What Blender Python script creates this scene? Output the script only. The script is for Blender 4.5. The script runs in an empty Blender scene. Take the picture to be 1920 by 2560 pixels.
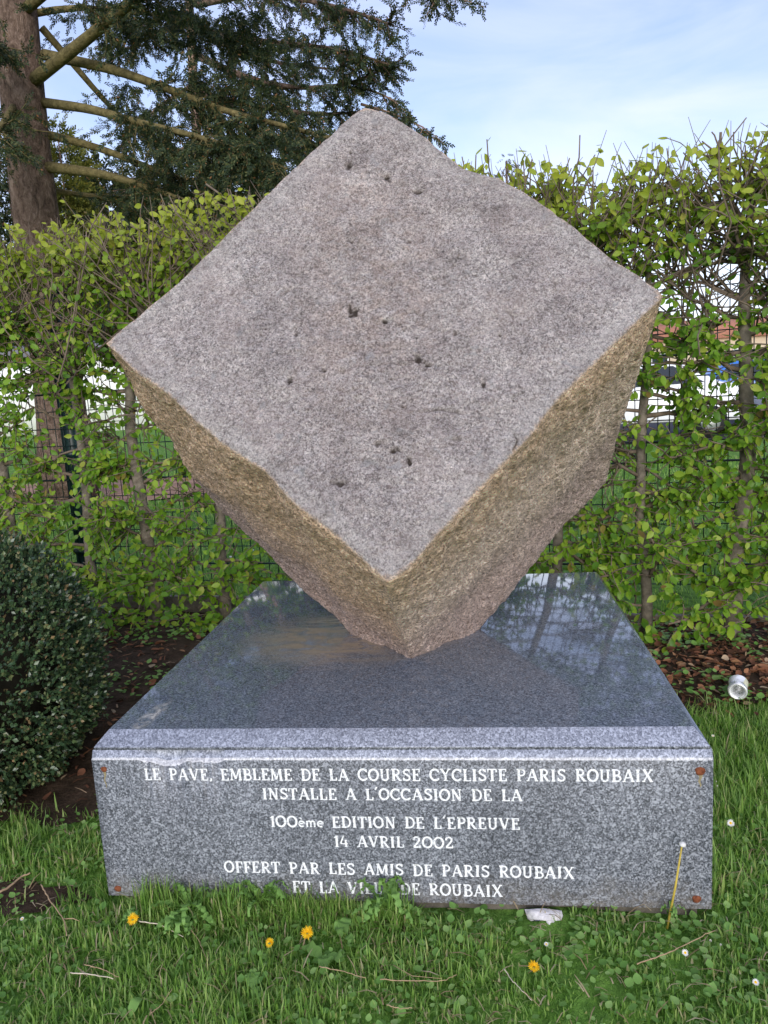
import bpy, math, random
import numpy as np
from mathutils import Vector, Matrix
rng = np.random.default_rng(7)
random.seed(7)
PI = math.pi
scene = bpy.context.scene

# ------------------------------------------------------------------ camera
CAM = np.array([0.2587, -1.8345, 1.3484])
YAW, PITCH, ROLL, FPX = -0.12414, -0.16262, -0.05937, 1935.17
cy, sy, cp, sp = math.cos(YAW), math.sin(YAW), math.cos(PITCH), math.sin(PITCH)
FW = np.array([sy*cp, cy*cp, sp])
r0 = np.array([cy, -sy, 0.0]); u0 = np.cross(r0, FW)
RT = math.cos(ROLL)*r0 + math.sin(ROLL)*u0
UP = -math.sin(ROLL)*r0 + math.cos(ROLL)*u0
cd = bpy.data.cameras.new("camera")
cd.sensor_fit = 'VERTICAL'; cd.sensor_height = 24.0; cd.lens = FPX/2560*24.0
cd.clip_start = 0.05; cd.clip_end = 2000
cam = bpy.data.objects.new("camera", cd); scene.collection.objects.link(cam)
m = Matrix.Identity(4)
for i in range(3):
    m[i][0], m[i][1], m[i][2], m[i][3] = RT[i], UP[i], -FW[i], CAM[i]
cam.matrix_world = m
scene.camera = cam

# ------------------------------------------------------------------ world and sun
SUN_EL, SUN_AZ = math.radians(18), math.radians(172)      # azimuth clockwise from +y: low evening sun behind the camera
w = bpy.data.worlds.new("World"); scene.world = w; w.use_nodes = True
nt = w.node_tree; nt.nodes.clear()
def N(nt, t, **kw):
    n = nt.nodes.new(t)
    for k, v in kw.items(): setattr(n, k, v)
    return n
L = lambda nt, a, b: nt.links.new(a, b)
out = N(nt, 'ShaderNodeOutputWorld'); bg = N(nt, 'ShaderNodeBackground')
sky = N(nt, 'ShaderNodeTexSky', sky_type='NISHITA', sun_disc=False)
sky.sun_elevation = SUN_EL; sky.sun_rotation = SUN_AZ; sky.air_density = 1.0; sky.dust_density = .6; sky.ozone_density = 3.0
tc = N(nt, 'ShaderNodeTexCoord'); mp = N(nt, 'ShaderNodeMapping'); mp.inputs['Scale'].default_value = (1.3, 2.0, 5.5)
mp.inputs['Rotation'].default_value = (0.15, -0.35, 0.3)
nz = N(nt, 'ShaderNodeTexNoise'); nz.inputs['Scale'].default_value = 2.2; nz.inputs['Detail'].default_value = 7; nz.inputs['Roughness'].default_value = .55
nz.inputs['Distortion'].default_value = .6
rp = N(nt, 'ShaderNodeValToRGB'); rp.color_ramp.elements[0].position = .34; rp.color_ramp.elements[1].position = .72
rp.color_ramp.elements[0].color = (.30, .30, .30, 1); rp.color_ramp.elements[1].color = (.66, .66, .66, 1)
mx = N(nt, 'ShaderNodeMix', data_type='RGBA'); mx.inputs[7].default_value = (5.3, 5.5, 7.9, 1)
L(nt, tc.outputs['Generated'], mp.inputs[0]); L(nt, mp.outputs[0], nz.inputs['Vector']); L(nt, nz.outputs['Fac'], rp.inputs[0])
sz = N(nt, 'ShaderNodeSeparateXYZ'); L(nt, tc.outputs['Generated'], sz.inputs[0])
hz = N(nt, 'ShaderNodeValToRGB'); hz.color_ramp.elements[0].position = .02; hz.color_ramp.elements[0].color = (.7, .7, .7, 1); hz.color_ramp.elements[1].position = .30; hz.color_ramp.elements[1].color = (0, 0, 0, 1); L(nt, sz.outputs[2], hz.inputs[0])
mh = N(nt, 'ShaderNodeMix', data_type='RGBA'); mh.inputs[7].default_value = (7.6, 7.8, 8.8, 1)       # milky evening haze low in the sky
L(nt, rp.outputs[0], mx.inputs[0]); L(nt, sky.outputs[0], mx.inputs[6]); L(nt, hz.outputs[0], mh.inputs[0]); L(nt, mx.outputs[2], mh.inputs[6]); L(nt, mh.outputs[2], bg.inputs[0]); bg.inputs[1].default_value = 0.110
L(nt, bg.outputs[0], out.inputs[0])
sl = bpy.data.lights.new("sun", 'SUN'); sl.energy = 1.6; sl.angle = math.radians(35); sl.color = (1, .945, .875)
so = bpy.data.objects.new("sun", sl); scene.collection.objects.link(so)
sd = Vector((math.sin(SUN_AZ)*math.cos(SUN_EL), math.cos(SUN_AZ)*math.cos(SUN_EL), math.sin(SUN_EL)))
so.rotation_euler = sd.to_track_quat('Z', 'Y').to_euler(); so.location = sd*50
vs = scene.view_settings; vs.view_transform = 'Standard'; vs.look = 'None'; vs.gamma = 1; vs.exposure = 0.86
scene.cycles.max_bounces = 8; scene.cycles.transparent_max_bounces = 8

# ------------------------------------------------------------------ helpers
S1 = 1920/1659
def ray(px):
    d = FW + RT*((px[0]*S1-960)/FPX) - UP*((px[1]*S1-1280)/FPX)
    return d
def at(px, y):
    d = ray(px); return CAM + d*((y-CAM[1])/d[1])
def gz(px, z=0.0):
    d = ray(px); return CAM + d*((z-CAM[2])/d[2])

def vhash(i, seed):
    i = i.astype(np.int64)
    h = (i[..., 0]*73856093) ^ (i[..., 1]*19349663) ^ (i[..., 2]*83492791) ^ (seed*2654435761 & 0x7fffffff)
    h = (h ^ (h >> 13))*1274126177 & 0x7fffffff
    h = (h ^ (h >> 16))*1103515245 & 0x7fffffff
    return ((h ^ (h >> 11)) & 0xffff)/65535.0
def vn(P, s, seed=0):
    """smooth value noise in -1..1"""
    Q = np.asarray(P)*s; i = np.floor(Q); f = Q-i; f = f*f*f*(f*(f*6-15)+10)
    r = 0
    for a in (0, 1):
        for b in (0, 1):
            for c in (0, 1):
                k = np.where(a, f[..., 0], 1-f[..., 0])*np.where(b, f[..., 1], 1-f[..., 1])*np.where(c, f[..., 2], 1-f[..., 2])
                r = r + k*vhash(i+np.array([a, b, c]), seed)
    return r*2-1

def tag(o, label=None, cat=None, group=None, kind=None):
    if label: o['label'] = label
    if cat: o['category'] = cat
    if group: o['group'] = group
    if kind: o['kind'] = kind
    return o
def link(o, parent=None):
    scene.collection.objects.link(o)
    if parent is not None: o.parent = parent
    return o
def thing(name, label, cat, loc=(0, 0, 0), group=None):
    o = bpy.data.objects.new(name, None); o.location = loc; o.empty_display_size = .1
    link(o); return tag(o, label, cat, group)
def mesh(name, V, F, mat, parent=None, smooth=False, origin=None, midx=None, attrs=None):
    """V (n,3); F list of int arrays (k,3)/(k,4)/lists"""
    V = np.asarray(V, dtype=np.float64).reshape(-1, 3)
    if parent is not None: V = V-np.array(parent.location)
    elif origin is not None: V = V-np.asarray(origin)
    if not isinstance(F, (list, tuple)): F = [F]
    arrs = []
    for f in F:
        a = np.asarray(f)
        if a.ndim == 1: a = a[None, :]
        if len(a): arrs.append(a.astype(np.int32))
    me = bpy.data.meshes.new(name)
    nl = sum(a.size for a in arrs); nf = sum(len(a) for a in arrs)
    me.vertices.add(len(V)); me.vertices.foreach_set('co', V.astype(np.float32).ravel())
    me.loops.add(nl); me.loops.foreach_set('vertex_index', np.concatenate([a.ravel() for a in arrs]))
    tot = np.concatenate([np.full(len(a), a.shape[1], np.int32) for a in arrs]); st = np.concatenate([[0], np.cumsum(tot)[:-1]]).astype(np.int32)
    me.polygons.add(nf); me.polygons.foreach_set('loop_start', st); me.polygons.foreach_set('loop_total', tot)
    if smooth: me.polygons.foreach_set('use_smooth', np.ones(nf, bool))
    mats = mat if isinstance(mat, (list, tuple)) else [mat]
    for mm in mats: me.materials.append(mm)
    if midx is not None: me.polygons.foreach_set('material_index', np.asarray(midx, np.int32))
    if attrs:
        for k, a in attrs.items():
            at_ = me.attributes.new(k, 'FLOAT_VECTOR', 'POINT'); at_.data.foreach_set('vector', np.asarray(a, np.float32).ravel())
    me.update(calc_edges=True); me.validate()
    o = bpy.data.objects.new(name, me)
    if parent is None and origin is not None: o.location = origin
    return link(o, parent)
class MB:
    def __init__(s): s.V = []; s.F3 = []; s.F4 = []; s.FN = []; s.n = 0
    def add(s, V, F):
        V = np.asarray(V, float).reshape(-1, 3)
        for f in F:
            a = np.asarray(f, int)
            if a.ndim == 1: a = a[None, :]
            if not len(a): continue
            a = a+s.n
            (s.F3 if a.shape[1] == 3 else s.F4 if a.shape[1] == 4 else s.FN).append(a)
        s.V.append(V); s.n += len(V); return s
    def tube(s, pts, rad, k=6, cap=True):
        P = np.asarray(pts, float); n = len(P); rad = np.broadcast_to(np.asarray(rad, float), (n,))
        T = np.gradient(P, axis=0) if n > 2 else np.repeat((P[1]-P[0])[None], 2, 0)
        T /= np.linalg.norm(T, axis=1, keepdims=True)+1e-12
        ref = np.array([0, 0, 1.]) if abs(T[0][2]) < .9 else np.array([1., 0, 0])
        A = np.cross(T, ref); A /= np.linalg.norm(A, axis=1, keepdims=True)+1e-9; Bv = np.cross(T, A)
        th = np.arange(k)*2*PI/k
        V = P[:, None]+rad[:, None, None]*(A[:, None]*np.cos(th)[None, :, None]+Bv[:, None]*np.sin(th)[None, :, None])
        i = np.arange(n-1)[:, None]*k; j = np.arange(k)[None]; j2 = (j+1) % k
        Q = np.stack([i+j, i+j2, i+k+j2, i+k+j], -1).reshape(-1, 4)
        F = [Q]
        if cap: F += [np.arange(k)[::-1], np.arange(k)+(n-1)*k]
        return s.add(V.reshape(-1, 3), F)
    def box(s, a, b, R=None, c=None):
        x0, y0, z0 = a; x1, y1, z1 = b
        V = np.array([[x0, y0, z0], [x1, y0, z0], [x1, y1, z0], [x0, y1, z0], [x0, y0, z1], [x1, y0, z1], [x1, y1, z1], [x0, y1, z1]], float)
        if R is not None: V = V@np.asarray(R).T
        if c is not None: V = V+np.asarray(c)
        return s.add(V, [np.array([[0, 3, 2, 1], [4, 5, 6, 7], [0, 1, 5, 4], [1, 2, 6, 5], [2, 3, 7, 6], [3, 0, 4, 7]])])
    def scatter(s, TV, TF, M, P):
        """copies of template (TV,TF) with matrices M (N,3,3) at P (N,3)"""
        V = np.einsum('nij,kj->nki', M, TV)+P[:, None]
        n, k = len(P), len(TV)
        off = (np.arange(n)*k)[:, None, None]
        return s.add(V.reshape(-1, 3), [(np.asarray(f)[None]+off).reshape(-1, np.asarray(f).shape[1]) for f in TF])
    def build(s, name, mat, parent=None, smooth=False, origin=None):
        F = [np.concatenate(x) for x in (s.F3, s.F4) if x]+[a for a in s.FN]
        return mesh(name, np.concatenate(s.V), F, mat, parent, smooth, origin)
def frames(D, roll=None, up=(0, 0, 1)):
    """rotation matrices whose y axis is D, random roll"""
    D = D/(np.linalg.norm(D, axis=1, keepdims=True)+1e-9); n = len(D)
    u = np.broadcast_to(np.asarray(up, float), D.shape).copy(); u[np.abs((D*u).sum(1)) > .98] = (1, 0, 0)
    X = np.cross(D, u); X /= np.linalg.norm(X, axis=1, keepdims=True)+1e-9; Z = np.cross(X, D)
    if roll is not None:
        c, s_ = np.cos(roll)[:, None], np.sin(roll)[:, None]
        X, Z = X*c+Z*s_, -X*s_+Z*c
    return np.stack([X, D, Z], -1)
def unit(v): v = np.asarray(v, float); return v/np.linalg.norm(v, axis=-1, keepdims=True)

# ------------------------------------------------------------------ materials
def mat(name):
    m_ = bpy.data.materials.new(name); m_.use_nodes = True; nt = m_.node_tree; nt.nodes.clear()
    o = N(nt, 'ShaderNodeOutputMaterial'); b = N(nt, 'ShaderNodeBsdfPrincipled'); L(nt, b.outputs[0], o.inputs[0])
    return m_, nt, b, o
def ramp(nt, fac, stops, interp='LINEAR'):
    r = N(nt, 'ShaderNodeValToRGB'); cr = r.color_ramp; cr.interpolation = interp
    while len(cr.elements) < len(stops): cr.elements.new(.5)
    for e, (p, c) in zip(cr.elements, stops):
        e.position = p; e.color = (*c, 1) if len(c) == 3 else c
    if fac is not None: L(nt, fac, r.inputs[0])
    return r.outputs[0]
def noise(nt, scale, detail=4, rough=.6, dist=0, vec=None, vscale=None, rot=None):
    n = N(nt, 'ShaderNodeTexNoise'); n.inputs['Scale'].default_value = scale; n.inputs['Detail'].default_value = detail
    n.inputs['Roughness'].default_value = rough; n.inputs['Distortion'].default_value = dist
    if vec is None:
        t = N(nt, 'ShaderNodeTexCoord'); vec = t.outputs['Object']
    if vscale or rot:
        mm = N(nt, 'ShaderNodeMapping')
        if vscale: mm.inputs['Scale'].default_value = vscale
        if rot: mm.inputs['Rotation'].default_value = rot
        L(nt, vec, mm.inputs[0]); vec = mm.outputs[0]
    L(nt, vec, n.inputs['Vector']); return n.outputs['Fac']
def mixc(nt, fac, a, b, mode='MIX'):
    x = N(nt, 'ShaderNodeMix', data_type='RGBA', blend_type=mode)
    if isinstance(fac, (int, float)): x.inputs[0].default_value = fac
    else: L(nt, fac, x.inputs[0])
    for s_, v in ((6, a), (7, b)):
        if isinstance(v, tuple): x.inputs[s_].default_value = (*v, 1)
        else: L(nt, v, x.inputs[s_])
    return x.outputs[2]
def math_(nt, op, a, b=None, c=None):
    x = N(nt, 'ShaderNodeMath', operation=op)
    for i, v in enumerate((a, b, c)):
        if v is None: continue
        if isinstance(v, (int, float)): x.inputs[i].default_value = v
        else: L(nt, v, x.inputs[i])
    return x.outputs[0]
def bump(nt, b, h, strength=.5, dist=.01):
    n = N(nt, 'ShaderNodeBump'); n.inputs['Strength'].default_value = strength; n.inputs['Distance'].default_value = dist
    L(nt, h, n.inputs['Height']); L(nt, n.outputs[0], b.inputs['Normal'])
def island(nt):
    g = N(nt, 'ShaderNodeNewGeometry'); return g.outputs['Random Per Island']
def simple(name, col, rough=.6, spec=.3, metal=0, var=.25, vscale=20, bumps=None):
    m_, nt, b, o = mat(name)
    f = noise(nt, vscale, 5)
    lo = tuple(c*(1-var) for c in col); hi = tuple(min(1, c*(1+var)) for c in col)
    L(nt, ramp(nt, f, [(.3, lo), (.7, hi)]), b.inputs['Base Color'])
    b.inputs['Roughness'].default_value = rough; b.inputs['Specular IOR Level'].default_value = spec; b.inputs['Metallic'].default_value = metal
    if bumps: bump(nt, b, noise(nt, bumps[0], 5), bumps[1], bumps[2])
    return m_
def leafmat(name, stops, trans=.35, rough=.45, spec=.35, tint=(1.1, 1.15, .6), zlime=False):
    m_, nt, b, o = mat(name)
    c = ramp(nt, island(nt), stops)
    if zlime:       # clipped top yellower: young shoots, and sunlight put into the leaf colour
        t_ = N(nt, 'ShaderNodeTexCoord'); sx_ = N(nt, 'ShaderNodeSeparateXYZ'); L(nt, t_.outputs['Object'], sx_.inputs[0])
        k_ = ramp(nt, math_(nt, 'ADD', math_(nt, 'MULTIPLY', sx_.outputs[2], .4), math_(nt, 'MULTIPLY', island(nt), .12)), [(.78, (0, 0, 0)), (1.0, (.8, .8, .8))])
        c = mixc(nt, k_, c, (.40, .42, .05))
    L(nt, c, b.inputs['Base Color']); b.inputs['Roughness'].default_value = rough; b.inputs['Specular IOR Level'].default_value = spec
    if trans:
        t = N(nt, 'ShaderNodeBsdfTranslucent'); L(nt, mixc(nt, 1.0, c, tint, 'MULTIPLY'), t.inputs[0])
        x = N(nt, 'ShaderNodeMixShader'); x.inputs[0].default_value = trans
        L(nt, b.outputs[0], x.inputs[1]); L(nt, t.outputs[0], x.inputs[2]); L(nt, x.outputs[0], o.inputs[0])
    return m_

def granite(name, dark, mid, light, rough, scale=150, stains_reflection=False, spec=.5, bmp=0.0, splash=False):
    m_, nt, b, o = mat(name)
    t = N(nt, 'ShaderNodeTexCoord'); v = t.outputs['Object']
    n1 = noise(nt, scale, 3, .75, .4, v)
    base = ramp(nt, n1, [(.34, dark), (.48, mid), (.57, tuple((a+c)/2 for a, c in zip(mid, light))), (.68, light)])
    vo = N(nt, 'ShaderNodeTexVoronoi'); vo.inputs['Scale'].default_value = scale*.75; L(nt, v, vo.inputs['Vector'])
    g = N(nt, 'ShaderNodeSeparateColor'); L(nt, vo.outputs['Color'], g.inputs[0])
    base = mixc(nt, ramp(nt, g.outputs[0], [(.70, (0, 0, 0)), (.86, (.75, .75, .75))]), base, light)
    base = mixc(nt, ramp(nt, g.outputs[1], [(.66, (0, 0, 0)), (.85, (.7, .7, .7))]), base, dark)
    cl = noise(nt, 5, 4, .6, 0, v)
    base = mixc(nt, .45, base, ramp(nt, cl, [(.3, (.72, .72, .74)), (.7, (1.0, 1.0, 1.0))]), 'MULTIPLY')
    if splash:      # soil splash near the ground and faint runs from the joint
        sx_ = N(nt, 'ShaderNodeSeparateXYZ'); L(nt, v, sx_.inputs[0])
        zk = ramp(nt, math_(nt, 'ADD', sx_.outputs[2], math_(nt, 'MULTIPLY', math_(nt, 'SUBTRACT', noise(nt, 12, 5, .65, 0, v), .5), .16)), [(.0, (.75, .75, .75)), (.085, (0, 0, 0))])
        base = mixc(nt, math_(nt, 'MULTIPLY', zk, ramp(nt, noise(nt, 60, 4, .7, 0, v), [(.35, (.2, .2, .2)), (.6, (.8, .8, .8))])), base, (.15, .125, .095))
        run = noise(nt, 9, 5, .7, 0, v, (1, 1, .07))
        base = mixc(nt, .55, base, ramp(nt, run, [(.34, (.72, .72, .73)), (.5, (1, 1, 1)), (.66, (1.14, 1.14, 1.15))]), 'MULTIPLY')
    rsock = None
    if stains_reflection:
        mp = N(nt, 'ShaderNodeMapping', vector_type='TEXTURE'); mp.inputs['Location'].default_value = (-.20, -.02, .4655); mp.inputs['Rotation'].default_value = (0, 0, .35)
        mp.inputs['Scale'].default_value = (.46, .36, .6); L(nt, v, mp.inputs[0])
        gr = N(nt, 'ShaderNodeTexGradient', gradient_type='SPHERICAL'); L(nt, mp.outputs[0], gr.inputs[0])
        ns = noise(nt, 9, 5, .65, .8, v, (1, 2.4, 1))
        k = math_(nt, 'MULTIPLY', ramp(nt, gr.outputs['Fac'], [(0, (0, 0, 0)), (.5, (1, 1, 1))]), ramp(nt, ns, [(.36, (.15, .15, .15)), (.56, (.95, .95, .95))]))
        base = mixc(nt, k, base, (.30, .24, .17))  # brown patch: stain, with the stone's reflection painted into the colour
        mp2 = N(nt, 'ShaderNodeMapping', vector_type='TEXTURE'); mp2.inputs['Location'].default_value = (-.685, -.725, .4655); mp2.inputs['Rotation'].default_value = (0, 0, -.10)
        mp2.inputs['Scale'].default_value = (.03, .14, .5); L(nt, v, mp2.inputs[0])
        g2 = N(nt, 'ShaderNodeTexGradient', gradient_type='SPHERICAL'); L(nt, mp2.outputs[0], g2.inputs[0])
        k2 = math_(nt, 'MULTIPLY', ramp(nt, g2.outputs['Fac'], [(0, (0, 0, 0)), (.6, (1, 1, 1))]), ramp(nt, noise(nt, 30, 5, .7, .5, v), [(.42, (0, 0, 0)), (.6, (.85, .85, .85))]))
        base = mixc(nt, k2, base, (.5, .47, .42))
        kk = math_(nt, 'MAXIMUM', k, k2)
        sm = noise(nt, 14, 4, .6, 0, v)
        rr = math_(nt, 'ADD', math_(nt, 'MULTIPLY', kk, .28), math_(nt, 'MULTIPLY', ramp(nt, sm, [(.45, (0, 0, 0)), (.75, (1, 1, 1))]), .05))
        rsock = math_(nt, 'ADD', rr, rough)
    L(nt, base, b.inputs['Base Color'])
    if rsock is not None: L(nt, rsock, b.inputs['Roughness'])
    else: b.inputs['Roughness'].default_value = rough
    b.inputs['Specular IOR Level'].default_value = spec
    if bmp: bump(nt, b, noise(nt, scale*.8, 3, .6, 0, v), bmp, .003)
    return m_
M = {}
M['polished'] = granite('polished_granite', (.045, .056, .077), (.115, .137, .172), (.26, .30, .355), .05, 300, stains_reflection=True, spec=.95)
M['honed'] = granite('honed_granite', (.024, .027, .034), (.115, .124, .146), (.39, .41, .45), .42, 290, bmp=.15, splash=True)
M['sawn'] = granite('sawn_granite', (.12, .13, .16), (.27, .29, .34), (.55, .58, .66), .38, 290, bmp=.15)
M['arris'] = granite('arris_granite', (.3, .3, .32), (.52, .52, .54), (.75, .75, .76), .55, 290)  # pale edge strip: chipped arris plus its glint put into the colour
M['paint'] = simple('white_lettering_paint', (.78, .79, .8), .6, .3, 0, .16, 260)
_n = M['paint'].node_tree; _r = [x for x in _n.nodes if x.type == 'VALTORGB'][0].color_ramp; _r.elements[0].position = .36; _r.elements[0].color = (.36, .37, .40, 1); _r.elements[1].position = .47; _r.elements[1].color = (.80, .81, .82, 1)
M['rust'] = simple('rust', (.17, .055, .025), .85, .2, 0, .5, 120, (200, .6, .002))
M['rust_stain'] = simple('rust_stain', (.25, .21, .12), .8, .2, 0, .3, 120)
M['concrete'] = simple('concrete', (.16, .14, .11), .9, .2, 0, .3, 30, (90, .6, .006))
M['fence'] = simple('green_coated_steel', (.008, .028, .03), .42, .5, 0, .3, 8)
M['bark_hornbeam'] = simple('hornbeam_bark', (.17, .145, .115), .85, .2, 0, .45, 28, (60, .6, .01))
M['twig'] = simple('hornbeam_twig', (.15, .115, .085), .8, .25, 0, .4, 25)
def barkmat(name, dark, mid_, light, sc):
    m_, nt, b, o = mat(name); n1 = noise(nt, sc, 7, .75, 1.0, None, (1, 1, .45)); n2 = noise(nt, sc*3, 4, .7, .4, None, (1, 1, .6))
    c = ramp(nt, math_(nt, 'ADD', math_(nt, 'MULTIPLY', n1, .7), math_(nt, 'MULTIPLY', n2, .3)), [(.36, dark), (.5, mid_), (.64, light)])
    L(nt, c, b.inputs['Base Color']); b.inputs['Roughness'].default_value = .95; b.inputs['Specular IOR Level'].default_value = .1
    bump(nt, b, math_(nt, 'ADD', n1, math_(nt, 'MULTIPLY', n2, .5)), 1.0, .09); return m_
M['bark_spruce'] = barkmat('spruce_bark', (.055, .038, .03), (.20, .135, .10), (.37, .27, .21), 11)
M['moss_limb'] = simple('mossy_limb', (.14, .115, .05), .95, .1, 0, .5, 14, (30, .8, .03))
M['pale_bark'] = simple('pale_flaking_bark', (.30, .20, .15), .9, .1, 0, .4, 12, (20, .7, .03))
M['hornbeam_leaf'] = leafmat('hornbeam_leaf', zlime=True, stops=[(0, (.08, .19, .018)), (.35, (.16, .31, .025)), (.75, (.25, .41, .035)), (.95, (.36, .44, .06)), (.97, (.36, .42, .06)), (1, (.28, .17, .06))], trans=.45)
M['spruce_needle'] = leafmat('spruce_needles', [(0, (.022, .036, .022)), (.45, (.036, .058, .028)), (.8, (.07, .088, .032)), (.93, (.11, .11, .04)), (.96, (.14, .12, .05)), (1, (.26, .12, .05))], .15, .6, .2)
M['golden_needle'] = leafmat('golden_conifer_needles', [(0, (.07, .09, .02)), (.6, (.13, .14, .03)), (1, (.19, .17, .03))], .25, .6, .2)
M['box_leaf'] = leafmat('box_leaf', [(0, (.024, .052, .026)), (.5, (.05, .095, .042)), (.82, (.10, .15, .06)), (.94, (.15, .16, .07)), (1, (.27, .17, .09))], .1, .32, .5)
M['box_stem_core'] = simple('box_stem_core', (.022, .02, .013), .95, .1)
M['grass'] = leafmat('grass_blade', [(0, (.10, .21, .04)), (.35, (.21, .38, .075)), (.70, (.31, .48, .12)), (.90, (.42, .54, .18)), (.95, (.46, .45, .21)), (1, (.54, .45, .30))], .5, .45, .35)
M['weed'] = leafmat('weed_leaf', [(0, (.12, .26, .05)), (.6, (.21, .38, .09)), (1, (.31, .46, .15))], .35, .5, .35)
M['thatch'] = leafmat('dry_grass', [(0, (.20, .13, .07)), (.5, (.36, .27, .15)), (1, (.50, .42, .28))], .2, .7, .2)
M['yellow'] = leafmat('dandelion_petal', [(0, (.72, .36, .005)), (.6, (.8, .48, .01)), (1, (.85, .60, .03))], .2, .6, .2)
M['white_petal'] = leafmat('white_petal', [(0, (.72, .70, .72)), (1, (.85, .84, .84))], .25, .6, .2)
M['stem_green'] = simple('green_stem', (.12, .18, .05), .6, .3)
M['stem_straw'] = simple('straw_stem', (.48, .36, .06), .6, .3)
M['dry_twig'] = simple('dry_twig', (.36, .25, .15), .85, .2, 0, .35, 60)
M['pale_twig'] = simple('pale_dry_stalk', (.55, .47, .36), .8, .2, 0, .25, 60)
M['dead_leaf'] = leafmat('dead_leaf', [(0, (.07, .035, .02)), (.4, (.16, .07, .04)), (.7, (.26, .11, .055)), (.9, (.34, .19, .10)), (1, (.42, .33, .22))], .1, .75, .2)
M['alu'] = simple('crumpled_aluminium', (.82, .83, .83), .38, .5, .55, .08, 40, (60, .4, .006))
M['can_print'] = simple('faded_can_print', (.62, .60, .42), .45, .5, .3, .3, 40)
M['paper'] = simple('torn_white_paper', (.66, .63, .62), .8, .2, 0, .2, 50, (90, .8, .006))
M['wall_white'] = simple('white_render', (.80, .80, .78), .8, .2, 0, .05, 3)
M['wall_beige'] = simple('beige_render', (.55, .45, .32), .85, .2, 0, .1, 3)
M['tiles'] = simple('terracotta_tiles', (.38, .17, .11), .85, .2, 0, .25, 6, (10, .5, .05))
M['roof_grey'] = simple('grey_roof', (.16, .16, .17), .8, .2)
M['glass'] = simple('dark_window_glass', (.02, .025, .03), .05, .6, 0, .1)
M['car_white'] = simple('white_car_paint', (.75, .76, .78), .25, .5, 0, .03)
M['car_blue'] = simple('blue_car_paint', (.04, .17, .55), .25, .5, 0, .05)
M['rubber'] = simple('tyre_rubber', (.02, .02, .02), .8, .3)
M['rim'] = simple('wheel_rim', (.5, .5, .52), .35, .5, .8)
M['asphalt'] = simple('asphalt', (.06, .06, .065), .9, .2, 0, .2, 40)
M['bare_dirt'] = simple('reddish_bare_dirt', (.36, .22, .15), .95, .1, 0, .35, 2.5, (12, .6, .05))

# soil and lawn ground
def soilmat():
    m_, nt, b, o = mat('soil')
    f = noise(nt, 16, 8, .7); g = noise(nt, 70, 5, .7)
    c = mixc(nt, .5, ramp(nt, f, [(.3, (.035, .024, .016)), (.52, (.085, .058, .038)), (.72, (.15, .10, .07))]), ramp(nt, g, [(.35, (.3, .3, .3)), (.7, (1, 1, 1))]), 'MULTIPLY')
    L(nt, c, b.inputs['Base Color']); b.inputs['Roughness'].default_value = .97; b.inputs['Specular IOR Level'].default_value = .1
    bump(nt, b, math_(nt, 'ADD', f, math_(nt, 'MULTIPLY', g, .4)), .9, .03); return m_
M['soil'] = soilmat()
def lawnmat():
    m_, nt, b, o = mat('lawn')
    f = noise(nt, 1.1, 6, .65); g = noise(nt, 26, 6, .75, .3, None, (1, .45, 1)); k = noise(nt, 9, 6, .7)
    c = ramp(nt, g, [(.3, (.05, .11, .02)), (.5, (.13, .27, .045)), (.68, (.24, .42, .09))])
    c = mixc(nt, .5, c, ramp(nt, f, [(.3, (.6, .65, .6)), (.7, (1.15, 1.1, .9))]), 'MULTIPLY')
    c = mixc(nt, ramp(nt, k, [(.62, (0, 0, 0)), (.72, (.5, .5, .5))]), c, (.10, .075, .045))
    L(nt, c, b.inputs['Base Color']); b.inputs['Roughness'].default_value = .9; b.inputs['Specular IOR Level'].default_value = .1
    bump(nt, b, g, .9, .04); return m_
M['lawn'] = lawnmat()

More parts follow.
